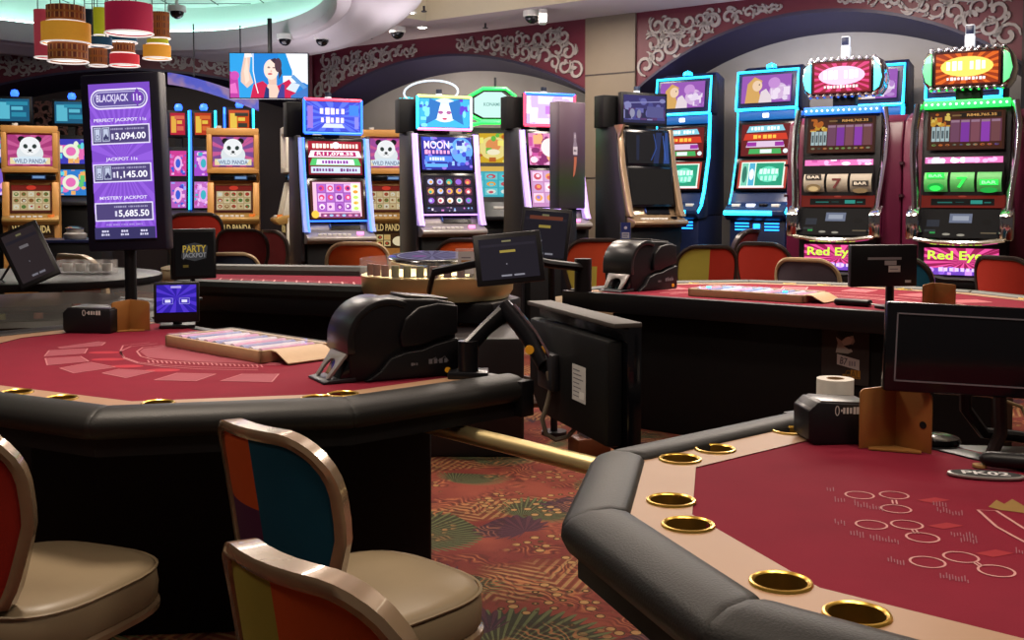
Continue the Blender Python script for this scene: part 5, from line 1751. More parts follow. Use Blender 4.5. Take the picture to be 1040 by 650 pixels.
def r_machine(px, Y, label, top, edge, roof, reel_lit, face_word):
    """classic reel machine in a maroon cabinet with chrome trims and a studded topper"""
    t = thing('slot_machine', label, 'slot machine', ((px - 520) / F * Y, Y, 0), R(-33), 'maroon reel slot machines')
    w = .66
    mb = MB(); mb.prism([(.14, 0), (.14, 1.0), (.2, 1.5), (.24, 1.98), (.3, 2.0), (.3, 0)], -w / 2 + .02, w / 2 - .02, 'x', .01); mb.build('front_body', BLACK, t)
    mb = MB(); mb.prism([(.26, 0), (.26, 1.7), (.32, 1.9), (.48, 1.96), (.72, 1.9), (.72, 0)], -w / 2 - .13, w / 2 + .13, 'x', .02); mb.build('cabinet', MAROON, t)
    for sd in (-1, 1):
        mb = MB()
        for k in range(5):
            mb.box(sd * (w / 2 + .13) - .004, sd * (w / 2 + .13) + .004, .38, .5, 1.62 + .05 * k, 1.634 + .05 * k)
        for k in range(2):
            mb.cyl((sd * (w / 2 + .13), .25, 1.3 + .25 * k), .016, .02, 10)
        mb.build('side_vent', mat('vent_maroon', '2a0a16', .5), t)
        x = sd * (w / 2 - .005)
        strip(t, 'chrome_trim', [(x - sd * .05, .03, 1.03), (x - sd * .01, .06, 1.12), (x + sd * .0, .1, 1.3), (x + sd * .03, .15, 1.6), (x + sd * .035, .19, 1.82), (x + sd * .01, .2, 2.0)], .022, CHROME, 1.6)
        mb = MB(); mb.prism([(.0, .98), (.0, 1.17), (.1, 1.24), (.14, 1.0)], x - .05, x + .045, 'x', .018); mb.build('chrome_corner', CHROME, t)
    strip(t, 'chrome_lip', [(-w / 2 + .02, .02, .99), (-w / 4, -.01, .97), (0, -.02, .965), (w / 4, -.01, .97), (w / 2 - .02, .02, .99)], .02, CHROME, 1.2)
    def panel(nm, y0, z0, y1, z1, d, es, ww):
        loc, rot, L = tilt(y0, z0, y1, z1)
        d.w, d.h = ww, L
        return rebuild(d).build(nm, es, t, loc, rot)
    up = Draw('38160c'); up.rect(.03, .03, .97, .97, '4a2010').busy(.04, .6, .3, .95, 14, ['d8a030', 'f0d060', 'c86a20'], .05).rect(.42, .82, .95, .94, '1c0c08').text('R848,765.35', .7, .88, .38, .08, 'f0b060').rect(.32, .86, .44, .9, '8a6a40')
    for k in range(4):
        up.rect(.06 + k * .06, .22, .11 + k * .06, .6, 'b8d0d4')
        up.rect(.07 + k * .06, .3, .1 + k * .06, .5, '5a6a70')
    up.rect(.3, .2, .96, .78, '6a3850')
    for k in range(5):
        up.rect(.31 + k * .13, .2, .42 + k * .13, .76, ['7a4a68', '8a38b0', '8a5060', '9a40c0', '7c4a50'][k])
        up.rect(.31 + k * .13, .7, .42 + k * .13, .76, 'a88098')
    up.grid(.05, .08, .95, .17, 10, 1, ['7a9a50', 'c86a30', '6a4a90', '8a8a70', '4a4a40'])
    panel('award_glass', .185, 1.65, .22, 1.94, up, .75, w - .12)
    li = Draw('c03a80'); li.rect(0, 0, 1, 1, 'd86aa8').busy(0, 0, 1, 1, 16, ['f8e0f0', 'b84a90', 'f0a8d0'], .07)
    panel('lit_ledge', .15, 1.55, .155, 1.595, li, 1.6, w - .12)
    # reels: three drums behind the window
    mb = MB(); mb.box(-w / 2 + .05, w / 2 - .05, .135, .16, 1.31, 1.54); mb.build('reel_window', BLACK, t)
    for k in range(3):
        rx = -.185 + k * .185
        mb = MB()
        mb.lathe([(.1, -.083), (.1, .083)], n=28, a0=R(-80), a1=R(80), M=Matrix.Translation((rx, .205, 1.41)) @ Matrix.Rotation(-PI / 2, 4, 'Z') @ Matrix.Rotation(PI / 2, 4, 'X') @ Matrix.Rotation(0, 4, 'Z'))
        rl = mb.build('reel', mat('reel_lit_green' if reel_lit else 'reel_paper', '4a9a50' if reel_lit else '91887a', .5, es=.4 if reel_lit else .05), t)
        col = ('30e850', '148a34') if reel_lit else ('24201e', '6a5a3c')
        s = Pic(.15, .16, None)
        sym = [('BAR', .78, 1, '7', .3), ('7', .5, 2, '', 0), ('BAR', .42, 1, '', 0)][k]
        if k == 1:
            s.text('7', .5, .48, .5, .5, '5a1a1c' if not reel_lit else col[0])
        else:
            zc = .8 if k == 0 else .48
            s.rect(.08, zc - .13, .92, zc + .13, col[0]); s.text('BAR', .5, zc, .66, .14, 'd8d0c0' if not reel_lit else '9af0a8')
            zc2 = .3 if k == 0 else .9
            if k == 0:
                s.ell(.5, .26, .4, .2, col[1]).ell(.5, .22, .26, .12, 'a89870' if not reel_lit else col[0])
            else:
                s.ell(.5, .12, .4, .12, col[1])
        s.build('reel_symbol', .0 + 1.6 if reel_lit else 0, rl, (rx, .1025, 1.41))
    rp = Draw('7a1c14'); rp.rect(0, .0, 1, 1, '8c2218').rect(.12, .18, .88, .7, '0a0a0c').rect(.2, .36, .38, .46, '2a8a80').rect(.42, .4, .52, .46, '1a5a58').rect(.6, .3, .74, .58, '3ac0b0').rect(.76, .36, .84, .46, '2a8a80').ell(.5, .88, .05, .07, 'c84a3a')
    panel('win_meter', .135, 1.22, .142, 1.315, rp, .5, w - .08)
    dk = Draw('100f12'); dk.rect(.36, .52, .64, .84, '8a94b0').rect(.4, .6, .6, .76, 'c8d0e4').rect(.08, .38, .24, .62, '343a48').rect(.13, .14, .2, .22, '38c060').ell(.34, .12, .05, .04, 'c8c0b0').ell(.52, .1, .05, .04, 'c8c0b0').rect(.76, .16, .95, .2, '8a7a60').ell(.82, .55, .06, .1, '050507').rect(.06, .2, .2, .28, '3a4044')
    panel('player_panel', .03, 1.0, .13, 1.21, dk, .55, w - .1)
    bl = Draw('8a1c4a'); bl.rays(.55, .5, .9, 22, 'd84a90').rect(0, 0, 1, .25, '6a40b0').busy(.0, .0, 1, .3, 14, ['8a5ad0', 'c88af0', '4a2a90'], .06).text(face_word, .42, .68, .74, .42, 'c8f04a').marks('Jackpots', .5, .2, .6, .16, 'd8c0f0')
    panel('belly_glass', .133, .72, .137, .92, bl, 1.4, w - .14)
    mb = MB(); mb.tube([(-w / 2 + .06, .1, .72), (-.1, .08, .69), (.1, .08, .69), (w / 2 - .06, .1, .72)], .02, 8); mb.build('belly_rail', BLACK, t)
    # roof light strip
    mb = MB(); mb.box(-w / 2 + .03, w / 2 - .03, .19, .25, 1.96, 2.02, .004); mb.build('roof_light', roof, t)
    mb = MB()
    for k in range(14):
        mb.lathe([(.009, 0), (.006, .005), (.0005, .006)], n=8, M=Matrix.Translation((-.28 + k * .043, .189, 1.99)) @ Matrix.Rotation(PI / 2, 4, 'X'))
    mb.build('roof_stud', G_WHITE, t)
    # topper: barrel-sided lit box with studs
    mb = MB(); mb.box(-.09, .09, .26, .36, 2.0, 2.12, .01); mb.build('neck', BLACK, t)
    pts = [(-.27, 2.1), (.27, 2.1), (.31, 2.16), (.325, 2.24), (.31, 2.33), (.27, 2.4), (-.27, 2.4), (-.31, 2.33), (-.325, 2.24), (-.31, 2.16)]
    mb = MB(); mb.prism(pts, .2, .4, 'y', .02); mb.build('topper', CHROME, t)
    mb = MB(); mb.box(-.245, .245, .194, .21, 2.115, 2.385, .004); mb.build('screen_bezel', GLOSSBLACK, t)
    tp = Draw(top[0]); tp.rays(.5, .5, .9, 26, top[1]); tp.ell(.5, .55, .4, .3, top[2]); tp.marks('RED EYE', .5, .58, .62, .3, 'fff4e0'); tp.marks('PROGRESSIVE', .5, .2, .6, .1, 'f0e8e8'); tp.frame(0, 0, 1, 1, .03, top[3])
    tp.w, tp.h = .46, .25
    rebuild(tp).build('topper_screen', 1.5, t, (0, .191, 2.25))
    for sd in (-1, 1):
        mb = MB(); mb.prism([(sd * .25, 2.13), (sd * .29, 2.16), (sd * .312, 2.24), (sd * .29, 2.34), (sd * .25, 2.37)], .19, .2, 'y', .003); mb.build('side_lamp', edge, t)
    for zz in (2.105, 2.395):
        mb = MB()
        for k in range(10):
            mb.lathe([(.02, 0), (.008, .028), (.0005, .03)], n=10, M=Matrix.Translation((-.25 + k * .0555, .2, zz)) @ Matrix.Rotation(PI / 2, 4, 'X'))
        mb.build('stud_row', mat('stud_pearl', 'c4c0c8', .15, .8), t)
    mb = MB(); mb.box(-.035, .035, .28, .32, 2.41, 2.5, .004); mb.box(-.03, .03, .275, .325, 2.5, 2.58, .004); mb.build('tower_light', glow('candle_white', 'c8d0dc', .5), t)
    mb = MB(); mb.box(-.028, .028, .272, .328, 2.51, 2.575, .003); mb.build('tower_cap', BLUECAB, t)
    return t
r_machine(845, 8.5, 'left reel machine, white reels with 7 and BAR, blue roof strip, pink topper', ('8a1c30', 'c83a70', 'f0c0e8', '5a1018'), glow('lamp_cyan', '50d4f0', 1.6), glow('roof_blue', '2a6ae0', 1.6), False, 'Red Eye')
r_machine(973, 7.9, 'right reel machine with green lit reels and roof strip, orange topper', ('8a3010', 'c85a1c', 'f8d060', '3a0c08'), glow('lamp_green', '5ad080', .9), G_GREEN, True, 'Red Eye')

def p_machine(px, Y, deg, label, bg, side_only=False, lit=True):
    """upright gold cabinet with a panda on the top screen"""
    t = thing('slot_machine', label, 'slot machine', ((px - 520) / F * Y, Y, 0), R(deg), 'gold panda slot machines')
    w = .56
    mb = MB(); mb.prism([(.12, 0), (.12, 1.08), (.2, 1.12), (.28, 1.46), (.2, 1.58), (.22, 2.03), (.6, 2.03), (.62, 0)], -w / 2, w / 2, 'x', .012); mb.build('cabinet', GOLDCAB, t)
    d = panda(Draw(bg), bg)
    d.w, d.h = .44, .33
    # moulded surround of the top screen, then the picture set back in it
    mb = MB()
    for q in ((-w / 2, w / 2, 1.98, 2.06), (-w / 2, w / 2, 1.56, 1.625), (-w / 2, -.225, 1.6, 2.0), (.225, w / 2, 1.6, 2.0)):
        mb.box(q[0], q[1], .12, .24, q[2], q[3], .008)
    mb.build('screen_surround', GOLDCAB, t)
    rebuild(d).build('top_screen', 1.0, t, (0, .19, 1.8))
    mb = MB(); mb.box(-w / 2 + .03, w / 2 - .03, .17, .25, 1.48, 1.545, .004); mb.build('meter_strip', GLOSSBLACK, t)
    pc_ = Pic(.14, .04, '28406a'); pc_.rect(.08, .2, .92, .8, '7aa0d0'); pc_.build('meter_display', .8, t, (.08, .168, 1.513))
    for q in ((-w / 2, -.21, 1.1, 1.46), (.21, w / 2, 1.1, 1.46)):
        mb = MB(); mb.prism([(.08, q[2]), (.16, q[3]), (.26, q[3]), (.24, q[2])], q[0], q[1], 'x', .008); mb.build('side_moulding', GOLDCAB, t)
    r = Draw('4a1a10'); r.rect(.02, .8, .98, .98, '7a1c14').ell(.5, .9, .12, .08, 'd83a28').rect(.04, .08, .96, .78, 'b89a70').grid(.05, .1, .95, .78, 5, 3, ['b0382c', 'd8c090', 'e0e0d0', '8a5a30', '5a7a3a'], ['e0d0a8', 'd0b888'])
    loc, rot, L = tilt(.165, 1.13, .235, 1.43)
    r.w, r.h = .41, L
    rebuild(r).build('lower_screen', .75, t, loc, rot)
    mb = MB(); mb.prism([(.0, 1.04), (.0, 1.07), (.1, 1.11), (.2, 1.13), (.2, 1.02), (.04, 1.0)], -w / 2, w / 2, 'x', .01); mb.build('console', mat('console_gold', 'a8844a', .35, .3), t)
    for i in range(6):
        mb = MB(); mb.box(-.2 + i * .055, -.16 + i * .055, .03, .07, 1.075, 1.1, .004); mb.build('button', WHITE, t)
    mb = MB(); mb.cyl((.2, .06, 1.08), .035, .03, 14); mb.build('spin_button', mat('button_amber', 'c86a2a', .3, es=.5), t)
    b = Draw('3a2410'); b.rect(.04, .56, .96, .96, '241408').text('WILD PANDA', .5, .78, .82, .26, 'd8b878').grid(.06, .06, .6, .52, 3, 2, ['c8a060', '5a3a1c', 'b8482c'], ['d8c088', 'c8a868']).ell(.8, .26, .16, .18, 'e8d8b0')
    b.w, b.h = w - .1, .3
    rebuild(b).build('belly_glass', .8, t, (0, .117, .87))
    mb = MB(); mb.cyl((-.16, .4, 2.03), .03, .07, 10); mb.build('tower_light', WHITE, t)
    return t
p_machine(31, 11.5, 20, 'gold panda slot machine at far left with rose background, above the tilted tablet', 'a83a78')
p_machine(237, 11.9, 12, 'gold panda slot machine just right of the purple sign', '7a4a90')
p_machine(393, 12.2, 8, 'gold panda slot machine half hidden between the blue lit and lilac lit machines', 'a04a9a')
pale = p_machine(277, 11.75, -72, 'pale machine seen side-on, just left of the pink and blue lit machine', '7a4a90')

for ch in pale.children:
    if ch.name.startswith(('cabinet', 'screen_surround', 'side_moulding')):
        ch.material_slots[0].link = 'OBJECT'
        ch.material_slots[0].material = mat('pale_cabinet', 'c4beb0', .45)

def s_machine(px, Y, deg, label, zc, pal, top, w=.6, group='background slot machines at left'):
    """background cabinet: slim topper display over two screens"""
    t = thing('slot_machine', label, 'slot machine', ((px - 520) / F * Y, Y, 0), R(deg), group)
    mb = MB(); mb.box(-w / 2, w / 2, .1, .6, 0, zc - .02, .01); mb.prism([(.1, zc - .02), (.16, zc + .4), (.22, zc + .75), (.6, zc + .75), (.6, zc - .02)], -w / 2, w / 2, 'x', .01); mb.build('cabinet', MATTEBLACK, t)
    for i, (a, b) in enumerate((((.095, zc + .02), (.15, zc + .33)), ((.155, zc + .4), (.2, zc + .7)))):
        d = Draw(pal[i])
        d.busy(.02, .02, .98, .98, 26, pal[2:], .13)
        d.ell(.5, .5, .25, .3, pal[2]).ell(.5, .5, .15, .18, pal[3])
        loc, rot, L = tilt(*a, *b)
        d.w, d.h = w - .08, L
        rebuild(d).build('screen', 1.1, t, loc, rot)
    mb = MB(); mb.box(-w / 2 + .02, w / 2 - .02, .2, .28, zc + .86, zc + 1.18, .006); mb.box(-.04, .04, .24, .34, zc + .7, zc + .9); mb.build('topper', BLACK, t)
    d = Draw(top[0]); d.rect(.06, .1, .4, .85, top[1]).rect(.45, .2, .9, .4, top[2]).rect(.45, .5, .8, .66, top[1]).rect(.3, .72, .95, .88, top[2])
    d.w, d.h = w - .1, .26
    rebuild(d).build('topper_screen', 1.0, t, (0, .196, zc + 1.02))
    if w < .4:
        for sd in (-1, 1):
            strip(t, 'edge_light', [(sd * w / 2, .085, zc), (sd * w / 2, .15, zc + .4), (sd * w / 2, .19, zc + .75), (sd * w / 2, .19, zc + 1.18)], .014, G_CYAN if sd > 0 else G_BLUE)
    mb = MB(); mb.prism([(.0, zc - .1), (.0, zc - .06), (.1, zc), (.14, zc - .12)], -w / 2, w / 2, 'x', .006); mb.build('console', DARKGREY, t)
    mb = MB(); mb.lathe([(.035, 0), (.05, .04), (.035, .08), (.0005, .09)], (0, .3, zc + 1.18), 12); mb.build('tower_light', glow('candle_blue', '2a5af0', 3.5), t)
    return t
cy = ('1a5a7c', '5ab8d0', '2a8aa8')
s_machine(12, 12.6, 12, 'background machine with a cyan display cut off by the left photo edge', 1.3, ('7a5ac0', '2a5ac0', 'd8c8f0', 'b05ac8', '5ab0e0', 'e8a0d0', '48c0a0'), cy, .46)
s_machine(71, 13.0, 12, 'background machine with a teal display between the panda machine and the purple sign', 1.3, ('2a78c8', '3a3ab0', 'e0e8d0', 'e06ab0', 'e8a860', '60d0e0', '5ac070'), cy, .46)
rd_ = ('b83a20', 'e8c048', 'd86a30')
s_machine(180, 12.8, 10, 'background machine with red and yellow top just right of the purple sign', 1.15, ('b05ab8', 'c83a90', 'e8b0e0', '3a5ad0', '90a8f0', 'd85ab0', '5a3ac0'), ('b8203a', 'e8b048', 'd86a50'), .27)
s_machine(206, 12.8, 10, 'background machine with red and yellow top, nearer the gold panda machine', 1.15, ('c06ac0', 'a04ac8', 'e0a0e8', '40b0c0', 'c890f0', 'f0c0e8', 'b84aa0'), rd_, .29)
s_machine(243, 13.0, 10, 'background machine with red and yellow top directly behind the gold panda machine', 1.2, ('5a3a30', '7a4a3a', '9a6a4a', 'c8a060', '7a3a2a'), ('c8481c', 'f0c850', '3a3a30'), .34)

# green hexagon machine
Yg = 11.2
t = thing('slot_machine', 'slot machine with a green hexagon topper between the moon machine and the pink machine', 'slot machine', (xw(500, Yg), Yg, 0), R(4))
mb = MB(); mb.prism([(.1, 0), (.1, 1.1), (.2, 1.3), (.3, 2.03), (.6, 2.03), (.6, 0)], -.3, .3, 'x', .01); mb.build('cabinet', BLACK, t)
d = Draw('c8a020'); d.ell(.55, .5, .3, .4, 'e0d080').ell(.55, .6, .16, .22, 'd88a50').busy(0, 0, 1, 1, 18, ['60b040', 'e8e070', 'b05a20', 'd8c040'], .08).ell(.55, .36, .14, .1, 'e8e0c0')
loc, rot, L = tilt(.25, 1.66, .29, 1.97); d.w, d.h = .5, L; rebuild(d).build('upper_screen', 1.1, t, loc, rot)
d = Draw('3aa8b8'); d.grid(.05, .05, .95, .8, 3, 3, ['d8e0d8', 'e0a040', 'c04a5a', '60d0d8'], ['48b8c8', '70c8d0']).rect(0, .84, 1, 1, 'd8b050')
loc, rot, L = tilt(.2, 1.3, .245, 1.62); d.w, d.h = .5, L; rebuild(d).build('lower_screen', 1.0, t, loc, rot)
mb = MB(); mb.prism([(.0, 1.06), (.0, 1.1), (.12, 1.18), (.2, 1.28), (.24, 1.02)], -.3, .3, 'x', .008); mb.build('console', DARKGREY, t)
mb = MB(); mb.box(-.1, .1, .02, .06, 1.09, 1.115, .004); mb.box(.02, .2, .1, .13, 1.17, 1.2, .004); mb.build('button', WHITE, t)
hx = [(-.22, 2.16), (-.22, 2.36), (-.08, 2.44), (.16, 2.44), (.26, 2.36), (.26, 2.16), (.12, 2.1), (-.1, 2.1)]
mb = MB(); mb.prism(hx, .3, .36, 'y', .006); mb.build('topper', BLACK, t)
strip(t, 'light_frame', [(x, .295, z) for x, z in hx + hx[:1]], .018, G_GREEN)
strip(t, 'light_frame', [(-.3, .28, 2.03), (-.1, .26, 2.08), (.14, .26, 2.08), (.3, .28, 2.03)], .018, G_GREEN)
pc_ = Pic(.4, .28, None); pc_.poly([(.04, .2), (.04, .75), (.3, .98), (.76, .98), (.98, .75), (.98, .2), (.74, .02), (.28, .02)], 'c4ece4'); pc_.text('KONAMI', .5, .52, .42, .13, '6a9a98')
pc_.build('topper_screen', 1.2, t, (.01, .297, 2.27))
mb = MB(); mb.cyl((.05, .33, 2.44), .014, .12, 8); mb.build('antenna', DARKGREY, t)
# lit oval sign behind the moon machine
Yo = 12.3
t = thing('neon_sign', 'white neon oval sign with cyan lettering on the recess wall above the moon machine', 'sign', (xw(438, Yo), Yo, zw(100, Yo)), FACE * .6)
strip(t, 'neon_tube', [(.34 * math.cos(a), 0, .06 + .13 * math.sin(a)) for a in [R(12 * i) for i in range(31)]], .012, glow('neon_white', 'cfe0ee', .8))
pc_ = Pic(.22, .1, None); pc_.marks('Lake', .5, .5, .9, .8, '58d8e8', .2); pc_.build('lettering', 1.6, t, (-.3, -.005, -.02))
mb = MB(); mb.cyl((.0, .055, -(zw(100, Yo))), .03, zw(100, Yo), 10); mb.build('pole', DARKGREY, t)
# ------------------------------------------------------------------ hanging television
Yv = 11.9
tv = thing('television', 'large hanging screen of a woman in red raising an arm, under the ceiling at left', 'television', (xw(275, Yv), Yv, zw(78, Yv)), R(3))
W_, H_ = .84, .48
mb = MB(); mb.box(-W_ / 2 - .01, W_ / 2 + .01, .0, .06, -H_ / 2 - .01, H_ / 2 + .01, .006); mb.build('casing', BLACK, tv)
mb = MB(); mb.cyl((0, .08, H_ / 2 - .1), .025, CEIL - zw(78, Yv) - H_ / 2 + .1, 12); mb.build('mount_pole', DARKGREY, tv)
d = Pic(W_, H_, '1c7ac8')
d.rect(0, .0, .3, 1, '2a96d8').rect(.68, .35, 1, 1, 'e0e4ec').rect(.62, .5, .8, 1, '1888cc').poly([(.72, 1), (1, 1), (1, .3), (.84, .45), (.78, .7)], 'e8eaf0')
d.poly([(0, .0), (0, .6), (.1, .5), (.12, .0)], 'b03a98').poly([(0, .3), (.07, .34), (.1, .1), (0, .1)], 'd86ab8').ell(.06, .5, .06, .1, 'c04aa8')
d.poly([(.14, .55), (.19, .98), (.27, 1), (.25, .6), (.3, .34), (.22, .22), (.14, .36)], 'd8b8a8').poly([(.18, .6), (.22, .96), (.24, .6), (.25, .4), (.2, .3)], 'e8ccbc').poly([(.19, .9), (.29, .92), (.28, 1), (.19, 1)], 'e8e0dc')
d.poly([(.26, 0), (.3, .3), (.42, .38), (.5, .26), (.62, .28), (.76, .42), (.82, .26), (.86, 0)], 'c01c4a').poly([(.46, 0), (.48, .3), (.54, .36), (.6, .3), (.66, 0)], 'e0c0b0').poly([(.6, .0), (.66, .32), (.7, .3), (.7, .0)], '3a3a88').poly([(.43, .0), (.46, .26), (.5, .2), (.5, 0)], '20306a')
d.poly([(.5, .3), (.48, .5), (.6, .5), (.6, .3)], 'd8b4a4').ell(.53, .64, .095, .23, 'ecd2c4', 24).poly([(.52, .86), (.58, .9), (.65, .8), (.67, .55), (.63, .42), (.62, .7)], '3a2a38').ell(.62, .74, .045, .16, '4a3440').ell(.515, .54, .03, .02, 'b8404a').ell(.5, .68, .02, .012, '3a2830').ell(.565, .68, .02, .012, '3a2830').rect(.485, .7, .51, .71, '5a3a38').ell(.53, .6, .012, .025, 'd8b0a0')
d.line([(.3, 1), (.3, .6), (.33, .3), (.36, .1)], .012, 'e8e8f0').line([(.8, .5), (.98, .2)], .05, '5a90c8').poly([(.78, .05), (1, .25), (1, 0), (.78, 0)], '3a70b8').poly([(.72, .2), (.84, .12), (.9, .3), (.8, .36)], 'c8d4e0')
d.build('screen', 1.35, tv, (0, -.002, 0))

# ------------------------------------------------------------------ the purple jackpot sign on its pole
Ys = 4.84
sg = thing('jackpot_sign', 'tall purple blackjack jackpot screen on a black pole at left', 'sign', (xw(126, Ys), Ys, 0), R(-9))
cz = zw(165, Ys)
sw, sh, sd_ = .378, .79, .075
RM = Matrix.Translation((-.0, 0, cz)) @ Matrix.Rotation(R(-1.9), 4, 'Y')
mb = MB(); mb.box(-sw / 2, sw / 2, 0, sd_, -sh / 2, sh / 2, .012, M=RM); mb.build('casing', mat('sign_casing', '17162a', .4), sg)
mb = MB(); mb.cyl((0, .05, .9), .026, cz - sh / 2 - .88, 16); mb.cyl((0, .05, 0), .026, .9, 16); mb.cyl((0, .05, 0), .14, .02, 20); mb.build('pole', BLACK, sg)
d = Pic(.29, .69, '7a4ac0')
d.rays(.5, .5, .9, 40, '8a58d0', .0, .08, 1, 1)
d.rect(0, .86, 1, 1, '7448b8')
# rounded badge
def pill(x0, y0, x1, y1, col):
    r = (y1 - y0) / 2 * .69 / .29
    pts = [(x1 - r + r * math.cos(a), (y0 + y1) / 2 + (y1 - y0) / 2 * math.sin(a)) for a in [R(-90 + 15 * i) for i in range(13)]]
    pts += [(x0 + r + r * math.cos(a), (y0 + y1) / 2 + (y1 - y0) / 2 * math.sin(a)) for a in [R(90 + 15 * i) for i in range(13)]]
    d.poly(pts, col)
pill(.03, .835, .97, .965, 'e0d8f0'); pill(.05, .845, .95, .955, '5c4a94'); pill(.07, .852, .93, .948, 'b8b0d8'); pill(.085, .858, .915, .942, '56468c')
d.text('BLACKJACK', .39, .9, .53, .062, 'd0c8e8')
d.ell(.8, .905, .1, .038, '6a3aa8').poly([(.8, .965), (.88, .91), (.72, .91)], '6a3aa8').rect(.785, .845, .815, .875, '6a3aa8').text('11s', .8, .905, .13, .045, 'e0d8f0')
def box_(y0, y1, title, ty, amount, cards):
    d.text(title, .5, ty, .86 if len(title) > 16 else (.52 if len(title) < 13 else .78), .027, 'd8d0ec')
    d.rect(.02, y0, .98, y1, 'd8d0ec').rect(.04, y0 + .008, .96, y1 - .008, '4a4070')
    d.marks('HIGHEST PROGRESSIVE', .62, y1 - .028, .56, .012, '9a94b8')
    d.text(amount, .66, (y0 + y1) / 2 - .014, .5, .05, 'ecebf4')
    if cards:
        for k in (0, 1):
            x = .06 + k * .14
            d.rect(x, y0 + .02, x + .12, y1 - .015, 'b4bcd4').frame(x + .01, y0 + .025, x + .11, y1 - .02, .012, '4a4a70')
            m = (y0 + y1) / 2
            if k:
                d.ell(x + .04, m - .022, .022, .01, '3a3a60').ell(x + .08, m - .022, .022, .01, '3a3a60').poly([(x + .06, m + .008), (x + .1, m - .02), (x + .02, m - .02)], '3a3a60')
            else:
                d.ring(x + .06, m - .012, .026, .014, .012, '5a5a80')
    d.rect(.35, (y0 + y1) / 2 - .03, .385, (y0 + y1) / 2 + .005, 'c8c4dc')
box_(.61, .735, 'PERFECT JACKPOT 11s', .763, '3,094.00', True)
box_(.365, .485, 'JACKPOT 11s', .512, '1,145.00', True)
box_(.115, .235, 'MYSTERY JACKPOT', .262, '5,685.50', False)
d.marks('GAME RULES APPLY HERE TODAY', .5, .092, .6, .01, 'a890d8')
d.rect(0, 0, 1, .075, '34305c')
for x in (.18, .5, .82):
    d.marks('MIN', x, .05, .12, .014, 'c8c4e0').marks('MAXI', x, .028, .14, .014, 'c8c4e0')
o = d.build('screen', 1.25, sg); o.matrix_local = RM @ Matrix.Translation((0, -.002, .005))

# ------------------------------------------------------------------ cluster of drum lamps
PL = bpy.data.materials.new('plaid_shade'); PL.use_nodes = True
nt = PL.node_tree
tc = nt.nodes.new('ShaderNodeTexCoord'); sp = nt.nodes.new('ShaderNodeSeparateXYZ')
nt.links.new(tc.outputs['Object'], sp.inputs[0])
def mth(op, a, b):
    n = nt.nodes.new('ShaderNodeMath'); n.operation = op
    for i, x in enumerate((a, b)):
        if isinstance(x, (int, float)):
            n.inputs[i].default_value = x
        else:
            nt.links.new(x, n.inputs[i])
    return n.outputs[0]
ang = mth('ARCTAN2', sp.outputs['Y'], sp.outputs['X'])
sa = mth('GREATER_THAN', mth('SINE', mth('MULTIPLY', ang, 24), 0), .55)
sb = mth('GREATER_THAN', mth('SINE', mth('MULTIPLY', sp.outputs['Z'], 120), 0), .6)
sc_ = mth('GREATER_THAN', mth('SINE', mth('MULTIPLY', ang, 9), 0), .2)
def mx(fac, A, B):
    n = nt.nodes.new('ShaderNodeMix'); n.data_type = 'RGBA'
    nt.links.new(fac, n.inputs['Factor'])
    for k, x in (('A', A), ('B', B)):
        if isinstance(x, str):
            n.inputs[k].default_value = lin(x) + (1,)
        else:
            nt.links.new(x, n.inputs[k])
    return n.outputs['Result']
c = mx(sc_, '5a2418', '7c3a1e')
c = mx(sa, c, '9a6a40')
c = mx(sb, c, '8a5020')
b = nt.nodes['Principled BSDF']
nt.links.new(c, b.inputs['Base Color']); b.inputs['Roughness'].default_value = .8
nt.links.new(c, b.inputs['Emission Color']); b.inputs['Emission Strength'].default_value = .25
def shade_mat(n, c, e=.4):
    return mat('shade_' + n, c, .8, noise=.05, scale=60, es=e)
SH = dict(plaid=PL, rose=shade_mat('rose', 'a83a48'), amber=shade_mat('amber', 'c88a2c', .5), navy=shade_mat('navy', '122436', .1), teal=shade_mat('teal', '1c4a68', .2),
          lime=shade_mat('lime', '9c9c1c'), magenta=shade_mat('magenta', '9a1a3c'), red=shade_mat('red', 'c02c38', .5))
DIFF = glow('lamp_diffuser', 'f4ece4', 1.5)
Yl = 8.0
def drum_lamp(px, dY, shades, label):
    """shades: (left px, right px, top py, bottom py, material)"""
    Y = Yl + dY
    t = thing('drum_lamp', label, 'lamp', (xw(px, Y), Y, 0), 0, 'cluster of hanging drum lamps')
    ztop = 0
    for x0, x1, y0, y1, m in shades:
        r = (x1 - x0) / 2 / F * Y
        za, zb = zw(y1, Y), zw(y0, Y)
        ztop = max(ztop, zb)
        cx = xw((x0 + x1) / 2, Y) - xw(px, Y)
        mb = MB(); mb.lathe([(r, 0), (r, zb - za), (r - .004, zb - za), (r - .004, 0), (r, 0)], n=40)
        mb.build('lamp_shade', SH[m], t, (cx, 0, za))
        mb = MB(); mb.lathe([(.0005, .012), (r - .005, .012), (r - .005, .016), (.0005, .016)], n=32); mb.build('diffuser', DIFF, t, (cx, 0, za))
        mb = MB(); mb.tube([((r + .001) * math.cos(a), (r + .001) * math.sin(a), .0) for a in [2 * PI * i / 40 for i in range(40)]], .006, 6, closed=True); mb.build('shade_hem', glow('hem_white', 'e8e0dc', .7), t, (cx, 0, za))
    for s_ in (-1, 1):
        mb = MB(); mb.tube([(s_ * .05, 0, ztop - .06), (s_ * .05, 0, CEIL + .515)], .004, 6); mb.build('cord', DARKGREY, t)
    mb = MB(); mb.cyl((0, 0, CEIL + .485), .09, .03, 16); mb.build('ceiling_rose', WHITE, t)
drum_lamp(50, .4, [(40, 62, 13, 60, 'rose')], 'tall narrow rose drum lamp, leftmost of the hanging cluster')
drum_lamp(73, -.3, [(53, 90, 9, 25, 'plaid'), (48, 95, 26, 46, 'amber'), (54, 92, 46, 64, 'plaid')], 'stacked drum lamp of brown plaid, amber and plaid shades')
